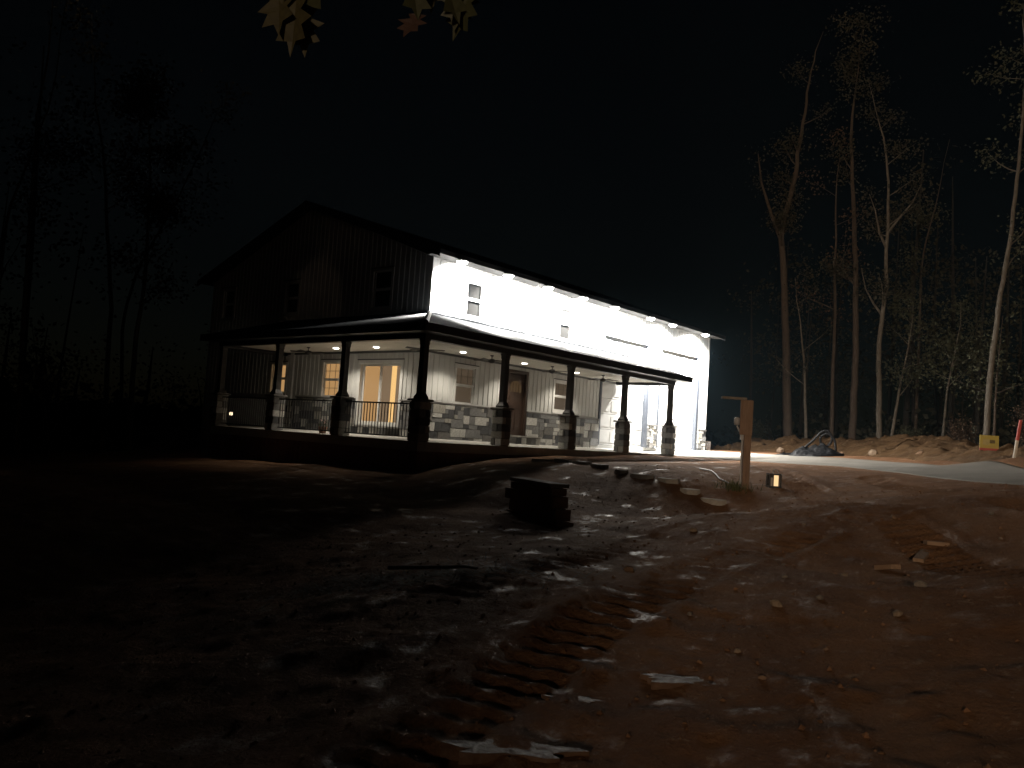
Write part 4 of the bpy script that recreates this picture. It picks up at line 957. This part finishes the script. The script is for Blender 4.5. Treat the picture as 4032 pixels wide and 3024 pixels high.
# ================================================================== trees
M_BARKP = mat('pale_bark', (.12, .105, .086), .85, (.072, .062, .05), 5, .4, 25, stretch=(3, 3, 1))
M_BARKB = mat('brown_bark', (.062, .046, .035), .9, (.04, .029, .022), 5, .5, 25, stretch=(4, 4, .7))
M_BARKD = mat('dark_bark', (.05, .043, .036), .9, (.03, .026, .022), 5, .5, 25, stretch=(4, 4, .7))
LEAFM = {'green': mat('leaf_green', (.026, .03, .014), .85, (.04, .04, .02), 3), 'rust': mat('leaf_rust', (.06, .034, .018), .85, (.042, .025, .014), 3), 'olive': mat('leaf_olive', (.032, .029, .015), .85, (.022, .02, .011), 3)}
def leaves(mb, c, sp, n, size, q):
    for i in range(n):
        p = Vector((c[0] + q.gauss(0, sp[0]), c[1] + q.gauss(0, sp[1]), c[2] + q.gauss(0, sp[2])))
        d_ = Vector((q.uniform(-1, 1), q.uniform(-1, 1), q.uniform(-1, .4))).normalized() * size * q.uniform(.6, 1.3); e = d_.orthogonal().normalized()
        e.rotate(Quaternion(d_.normalized(), q.uniform(0, 6.28))); e *= size * .33
        mb.add([p, p + d_ * .5 + e, p + d_, p + d_ * .5 - e], [(0, 1, 2, 3)])
def tree(path, r0, bark, leaf, label, seed, limbs=9, nleaf=90, lsize=.16, spread=1.6, forks=(), group=None, top=5.0, cat='tree', r1=None):
    q = random.Random(seed); path = [Vector(p) for p in path]
    b = path[0].copy(); zg_ = gz(b.x, b.y); base = Vector((b.x, b.y, zg_ - .3)); 
    P = [base] + ([path[0]] if path[0].z > zg_ + .2 else []) + path[1:]
    dr = (P[-1] - P[-2]).normalized()
    k = int(top / 1.2)
    for i in range(k): 
        dr = (dr + Vector((q.uniform(-.16, .16), q.uniform(-.16, .16), .12))).normalized(); P.append(P[-1] + dr * 1.2)
    Lt = [0]
    for a_, c_ in zip(P[:-1], P[1:]): Lt.append(Lt[-1] + (c_ - a_).length)
    T_ = Lt[-1]
    def at(s):
        for i in range(len(P) - 1):
            if s <= Lt[i + 1] or i == len(P) - 2: return P[i].lerp(P[i + 1], max(0, min(1, (s - Lt[i]) / max(1e-6, Lt[i + 1] - Lt[i]))))
    m_ = max(10, int(T_ / .6)); pts = []; rad = []
    for i in range(m_ + 1):
        s = T_ * i / m_; p = at(s) + Vector((q.uniform(-1, 1), q.uniform(-1, 1), 0)) * r0 * .12
        pts.append(p); f = max(0.0, 1 - s / T_); rad.append(max(.012, r0 * (f ** .75)) * (1 + .5 * math.exp(-s / .35)))
    root = thing('tree', label, cat, (b.x, b.y, zg_), group)
    m = MB(); m.tube(pts, rad, 9); tr_ = m.build('trunk', bark, root, True)
    lm = MB(); cr_ = MB(); tips = []
    for i in range(limbs):
        s = T_ * q.uniform(.38, .97); p = at(s); az = q.uniform(0, math.tau); L_ = (1.1 + 2.2 * (1 - s / T_)) * q.uniform(.6, 1.25) * spread / 1.6
        d_ = Vector((math.cos(az), math.sin(az), q.uniform(.25, .9))).normalized(); lp = [p]; 
        for j in range(4):
            d_ = (d_ + Vector((q.uniform(-.25, .25), q.uniform(-.25, .25), q.uniform(-.05, .25)))).normalized(); lp.append(lp[-1] + d_ * L_ / 4)
        rr0 = max(.012, r0 * ((1 - s / T_) ** .75)) * .45
        MB().tube(lp, [rr0, rr0 * .8, rr0 * .6, rr0 * .4, rr0 * .15], 6).build('limb', bark, root, True); tips += [lp[2], lp[3], lp[4]]
    for fk in forks:
        fk = [Vector(p) for p in fk]; n_ = len(fk); MB().tube(fk, [max(.015, r0 * .5 * (1 - .8 * i / (n_ - 1))) for i in range(n_)], 7).build('limb', bark, root, True); tips += fk[n_ // 2:]
    if nleaf:
        for tpt in tips: leaves(cr_, tpt, (.42, .42, .30), nleaf // 3 + q.randrange(0, nleaf), lsize, q)
        cr_.build('crown', leaf, root)
    return root
RG = 'trees beyond the clay bank'
tree([(31.85, 2.9, .6), (31.23, 3.09, 6.81), (30.73, 3.24, 11.38), (30.49, 3.37, 12.79), (30.74, 2.74, 16.25)], .27, M_BARKB, LEAFM['olive'], 'thick brown trunk forking high up, the tree closest to the house end', 1, forks=[[(30.49, 3.37, 12.6), (30.3, 3.9, 14), (29.9, 4.4, 15.8), (29.7, 4.6, 17.5)]], top=9, group=RG)
tree([(31.53, 1.72, .6), (31.04, 1.9, 5.47), (30.66, 2.1, 7.88)], .10, M_BARKP, LEAFM['olive'], 'thin pale sapling between the thick forked tree and a straight brown trunk', 2, limbs=6, nleaf=30, top=2.5, group=RG)
tree([(32.39, .67, .7), (32.12, .66, 4.93), (31.85, .6, 8.78)], .125, M_BARKB, LEAFM['rust'], 'slender straight brown trunk rising behind the looped black pipe', 3, limbs=7, nleaf=40, top=10, group=RG)
tree([(32.1, -.53, .8), (31.79, -.62, 6.15), (31.38, -.58, 10.54), (30.88, -.42, 14.91), (30.56, -.31, 17.73)], .21, M_BARKB, LEAFM['olive'], 'tall straight brown tree standing next to the pale crooked tree', 4, limbs=11, top=7, group=RG)
tree([(30.94, -2.27, .8), (30.67, -2.21, 4.18), (30.48, -2.19, 6.21), (30.46, -2.35, 8.15), (30.46, -2.47, 9.34), (30.29, -2.42, 10.79), (30.24, -2.5, 12.22), (29.99, -2.48, 14.96)], .155, M_BARKP, LEAFM['olive'],
     'pale crooked tree with upswept branches, the palest trunk in the wood edge', 5, limbs=10, nleaf=90, top=7, group=RG,
     forks=[[(30.46, -2.3, 7.9), (30.3, -1.9, 8.5), (30.2, -1.5, 9.3), (30.0, -1.3, 10.4)], [(30.26, -2.45, 11.4), (30.2, -2.1, 12.2), (30.0, -1.9, 13.4), (29.9, -1.6, 14.3)], [(30.24, -2.5, 12.2), (30.3, -3.0, 12.9), (30.4, -3.6, 13.7), (30.4, -4.0, 14.6)]])
tree([(31.25, -2.64, .8), (31.37, -3.03, 4.01), (31.46, -3.34, 6.07), (31.48, -3.51, 7.53)], .095, M_BARKP, LEAFM['green'], 'thin leaning sapling springing from beside the pale crooked tree', 6, limbs=7, nleaf=70, top=2, group=RG)
tree([(35.35, -2.9, 1), (35.06, -3.0, 6.51), (34.75, -3.07, 11.01)], .10, M_BARKB, LEAFM['green'], 'thin dark trunk set back deeper in the wood', 7, limbs=7, nleaf=50, top=8, group=RG)
tree([(30.8, -5.24, .9), (30.76, -5.44, 4.23), (30.8, -5.56, 4.93), (30.89, -5.91, 7.35)], .075, M_BARKP, LEAFM['green'], 'small thin tree with low leafy branches above the highest lump of the bank', 8, limbs=10, nleaf=90, top=1.5, group=RG)
tree([(25.37, -8.07, .7), (25.24, -8.27, 4.73), (25.22, -8.54, 7.68), (25.27, -8.82, 9.94), (25.24, -8.98, 11.92), (25.19, -9.12, 13.78), (25.11, -9.2, 15.71)], .135, M_BARKP, LEAFM['green'], 'tall slim leaning pale tree behind the yellow sign', 9, limbs=9, nleaf=70, top=7, group=RG)
tree([(26.75, -8.18, .7), (26.6, -8.25, 3.97), (26.54, -8.36, 5.79)], .07, M_BARKB, LEAFM['green'], 'short thin sapling beside the tall leaning tree', 10, limbs=6, nleaf=50, top=1.5, group=RG)
LG = 'trees beside the gable end'
tree([(-2.76, 18.02, -1.9), (-3.09, 17.86, 3.28), (-3.26, 17.72, 6.64), (-3.4, 17.58, 9.64)], .09, M_BARKP, LEAFM['olive'], 'tall slim pale trunk standing far out from the gable end', 11, limbs=8, nleaf=40, top=9, group=LG)
tree([(-4.05, 17.4, -1.9), (-4.17, 17.32, 5.83), (-4.15, 17.17, 7.13), (-3.93, 16.77, 8.46)], .085, M_BARKB, LEAFM['olive'], 'bent tree whose top curves over beside the slim pale trunk', 12, limbs=6, nleaf=40, top=7, group=LG)
tree([(-3.24, 13.91, -1.8), (-3.4, 13.92, -.53), (-3.59, 14.04, .63)], .05, M_BARKD, LEAFM['rust'], 'short thin sapling in front of the taller gable-side trees', 13, limbs=5, nleaf=20, top=2.4, group=LG)
tree([(.55, 18.68, -1.6), (.55, 18.63, -1.09), (.32, 18.53, 2.58), (.25, 18.44, 4.42)], .11, M_BARKP, LEAFM['olive'], 'straight grey trunk, second tree out from the gable wall', 14, limbs=7, nleaf=50, top=12, group=LG)
tree([(2.38, 21.16, -1.5), (2.33, 21.12, -.5), (1.96, 21.1, 4.07)], .09, M_BARKD, LEAFM['olive'], 'dark slender trunk behind the two grey gable-side trees', 15, limbs=7, nleaf=50, top=12, group=LG)
tree([(.73, 16.89, -1.5), (.74, 16.87, -1.34), (.59, 16.77, 1.39), (.52, 16.68, 3.18), (.55, 16.46, 4.99), (.44, 16.36, 7.3)], .115, M_BARKP, LEAFM['rust'], 'rust-leaved tree growing closest to the gable wall', 16, limbs=14, nleaf=130, lsize=.17, top=7, group=LG, spread=1.5)
# wood behind: one dark mass of trunks and leaves
m = MB(); lf = MB(); q = random.Random(21)
for i in range(190):
    if i >= 120: x = q.uniform(-75, -4) if i < 165 else q.uniform(-4, 34); y = q.uniform(36, 62) + (12 if i < 165 else 0)
    elif i < 70: x = q.uniform(33, 62); y = q.uniform(-34, 12)
    elif i < 100: x = q.uniform(-26, 2); y = q.uniform(22, 44)
    else: x = q.uniform(20, 60); y = q.uniform(16, 40)
    z = gz(x, y) - .4; h = q.uniform(9, 19) * (.42 if i >= 165 or 100 <= i < 120 else 1.0); r_ = q.uniform(.06, .2)
    tpv = Vector((x + q.uniform(-.8, .8), y + q.uniform(-.8, .8), z + h)); m.tube([(x, y, z), tuple(Vector((x, y, z)).lerp(tpv, .5) + Vector((q.uniform(-.2, .2), q.uniform(-.2, .2), 0))), tuple(tpv)], [r_, r_ * .7, r_ * .2], 6)
    for j in range(13 if i < 70 else 34 if i >= 120 else 20):
        c_ = Vector((x, y, z)).lerp(tpv, q.uniform(.25, 1) if j < 9 else q.uniform(.02, .16)) + Vector((q.gauss(0, 1.3), q.gauss(0, 1.3), 0)); leaves(lf, c_, (.8, .8, .4) if j < 9 else (1.6, 1.6, .6), 26, .26 if j < 9 else (.42 if i < 70 else .8), q)
wd_ = m.build('distant_woods', mat('distant_bark', (.016, .014, .012), .95, (.010, .009, .0075), 5)); tag(wd_, 'dark far wood of bare trunks behind the clearing', 'woods', kind='stuff')
wl_ = lf.build('distant_foliage', mat('distant_leaf', (.014, .015, .008), .95, (.02, .018, .009), 2)); tag(wl_, 'dark far foliage of the wood behind the clearing', 'foliage', kind='stuff')
# unseen wood added to keep the low sun off house and yard
m = MB(); lf = MB(); q = random.Random(77)
for i in range(195):
    x = q.uniform(-41, -28.5); lim = -5.8 + .42 * (x - 1.4); y = lim + 1.2 + 92 * q.random() ** 1.25
    z = gz(x, y) - .4; h = q.uniform(19, 27); r_ = q.uniform(.12, .28); tpv = Vector((x + q.uniform(-.6, .6), y + q.uniform(0, .6), z + h))
    m.tube([(x, y, z), tuple(Vector((x, y, z)).lerp(tpv, .5)), tuple(tpv)], [r_, r_ * .75, r_ * .25], 7)
    for j in range(50):
        c_ = Vector((x, y, z)).lerp(tpv, q.uniform(.02, 1) if j % 4 else q.uniform(.01, .08)) + Vector((q.gauss(0, .9), q.gauss(0, .9), 0)); c_.y = max(c_.y, lim + .8); leaves(lf, c_, (.6, .4, .5), 11, 1.25, q)
tag(m.build('added_shade_woods', M_BARKD), 'trunks of the unseen wood added to shade house and yard', 'woods', kind='stuff')
tag(lf.build('added_shade_foliage', MATS['distant_leaf']), 'dense foliage of the unseen wood added to shade house and yard', 'foliage', kind='stuff')
# undergrowth shrubs along the bank
for k, (x, y, h, lk, lab) in enumerate(((28.9, -6.6, 1.6, 'rust', 'russet shrub behind the highest lump of the clay bank'), (26.2, -9.6, 2.0, 'rust', 'tall russet bush behind the yellow sign'), (23.4, -11.6, 1.8, 'rust', 'russet bush behind the red and white stake'), (30.3, -3.9, 1.2, 'green', 'low green bush at the foot of the pale crooked tree'), (31.2, 4.6, 1.4, 'green', 'dark green bush beside the thick forked tree'), (19.5, -13.2, 1.6, 'rust', 'russet bush beyond the stake near the driveway'))):
    z = gz(x, y); rt = thing('shrub', lab, 'shrub', (x, y, z), 'shrubs along the bank'); q = random.Random(50 + k); sm_ = MB(); lf = MB()
    for i in range(14):
        az = q.uniform(0, math.tau); tp_ = Vector((x + math.cos(az) * h * .45 * q.random(), y + math.sin(az) * h * .45 * q.random(), z + h * q.uniform(.6, 1.1)))
        mid = Vector((x, y, z)).lerp(tp_, .5) + Vector((q.uniform(-.1, .1), q.uniform(-.1, .1), 0)); sm_.tube([(x + q.uniform(-.1, .1), y + q.uniform(-.1, .1), z - .1), tuple(mid), tuple(tp_)], [.016, .011, .004], 5)
        for p in (mid, tp_, mid.lerp(tp_, .5)): leaves(lf, p, (.17, .17, .15), 34, .10, q)
    sm_.build('stems', M_BARKD, rt); lf.build('foliage', LEAFM[lk], rt)

# branch with big lobed leaves reaching over the viewer from a tree standing to the left
def leaf_mesh(seed):
    q = random.Random(seed); half = [(0, 0), (.05, .10), (.30, .16), (.16, .32), (.42, .46), (.20, .56), (.30, .78), (.10, .80), (0, 1.05)]
    pts = [(x * q.uniform(.9, 1.1), y, .10 * x) for x, y in half] ; n = len(pts)
    v = [(x, -y, z) for x, y, z in pts] + [(-x * q.uniform(.9, 1.1), -y, z) for x, y, z in pts[1:-1]]
    sp_ = [(0, -y, -.02) for x, y in half]; o = len(v)
    v += sp_
    f = []
    for i in range(n - 1):
        f.append((i, i + 1, o + i + 1, o + i) if i < n - 2 else (i, i + 1, o + i))
        a_ = (0 if i == 0 else n + i - 1); b_ = (n - 1 if i == n - 2 else n + i)
        f.append((a_, o + i, o + i + 1, b_) if i < n - 2 else (a_, o + i, b_))
    m = MB(); m.add(v, f)
    return m.mesh('leaf', mat('branch_leaf_%d' % (seed % 3), ((.05, .042, .014), (.036, .038, .013), (.05, .025, .017))[seed % 3], .6, ((.034, .028, .01), (.027, .028, .01), (.036, .018, .012))[seed % 3], 8))
ov = thing('overhanging_tree', 'nearby tree whose yellowing leafy branch hangs down over the view', 'tree', (-19.2, -13.2, gz(-19.2, -13.2)))
zt = gz(-19.2, -13.2)
m = MB(); m.tube([(-19.2, -13.2, zt - .3), (-19.15, -13.2, zt + 2), (-18.9, -13.15, zt + 4.2), (-18.8, -13.1, zt + 7)], [.20, .16, .13, .06], 10); m.build('trunk', M_BARKB, ov, True)
br = [(-18.9, -13.15, zt + 3.9), (-17.2, -13.1, 2.9), (-15.5, -13.6, 2.3), (-13.9, -12.95, 2.55), (-12.9, -12.98, 1.98), (-12.5, -13.12, 1.88), (-12.25, -13.3, 1.80)]
br = br[:3] + [tuple(Vector((-14.44635, -15.08356, .2689)) + (Vector(p_) - Vector((-14.44635, -15.08356, .2689))) * .5 + Vector((0, 0, .02))) for p_ in br[3:]]
m = MB(); m.tube(br, [.06, .05, .035, .022, .010, .007, .004], 7); m.build('limb', M_BARKB, ov, True)
fwd = Vector((.7645, .6414, 0)); rgt = Vector((.64, -.77, 0))
LF = [leaf_mesh(i) for i in range(3)]
C0 = Vector((-14.44635, -15.08356, .2689))
for k, (u_, v_, dd, sz, roll, mi) in enumerate(((600, -40, 2.6, .19, .15, 0), (640, -25, 2.55, .20, -.05, 0), (655, 5, 2.6, .17, .10, 0), (700, -50, 2.65, .19, -.30, 1), (680, -70, 2.7, .18, -.6, 1), (612, -75, 2.6, .16, .5, 0),
                                                (890, -60, 2.8, .17, .2, 1), (908, 25, 2.8, .13, -.35, 2), (960, -60, 2.75, .17, .35, 1), (1000, -50, 2.8, .18, -.10, 1), (1020, -40, 2.75, .19, -.35, 1), (935, -90, 2.85, .17, 0, 0))):
    dv = _f + _r * ((u_ - 1106) / 1777) - _u * ((v_ - 829.5) / 1777); dd *= .5; sz *= .5; p = C0 + dv * dd
    o = inst('leaf', LF[mi], ov, tuple(p), None, (sz, sz, sz))
    o.rotation_euler = (Matrix.Rotation(0, 3, 'Z') @ Matrix((( rgt.x, 0, -fwd.x), (rgt.y, 0, -fwd.y), (0, 1, 0)))).to_euler()
    o.rotation_euler.rotate_axis('Z', roll); o.rotation_euler.rotate_axis('X', random.uniform(-.5, .5)); o.rotation_euler.rotate_axis('Y', random.uniform(-.6, .6))
# twigs that hold the leaves
m = MB()
for c_ in list(ov.children):
    if c_.name.startswith('leaf'):
        p = Vector(c_.location); ne = min((Vector(br[i]).lerp(Vector(br[i + 1]), t) for i in range(3, 6) for t in (0, .25, .5, .75, 1)), key=lambda w_: (w_ - p).length)
        m.tube([tuple(ne), tuple(ne.lerp(p, .5) + Vector((0, 0, .03))), tuple(p)], [.004, .003, .002], 5)
m.build('twigs', M_BARKB, ov)

# night air round the whole place, glowing where the floodlights shine through it
hz = MB(); hz.box(-45, 75, -45, 60, -4.0, 26.0)
vm = bpy.data.materials.new('night_haze'); vm.use_nodes = True; vt = vm.node_tree; vt.nodes.clear()
pv = vt.nodes.new('ShaderNodeVolumePrincipled'); pv.inputs['Density'].default_value = 0.0003; pv.inputs['Color'].default_value = (.48, .76, 1.0, 1); pv.inputs['Anisotropy'].default_value = 0.0
vo = vt.nodes.new('ShaderNodeOutputMaterial'); vt.links.new(pv.outputs['Volume'], vo.inputs['Volume'])
ho = hz.build('haze', vm); ho['kind'] = 'stuff'; ho['label'] = 'thin damp night air over the clearing'
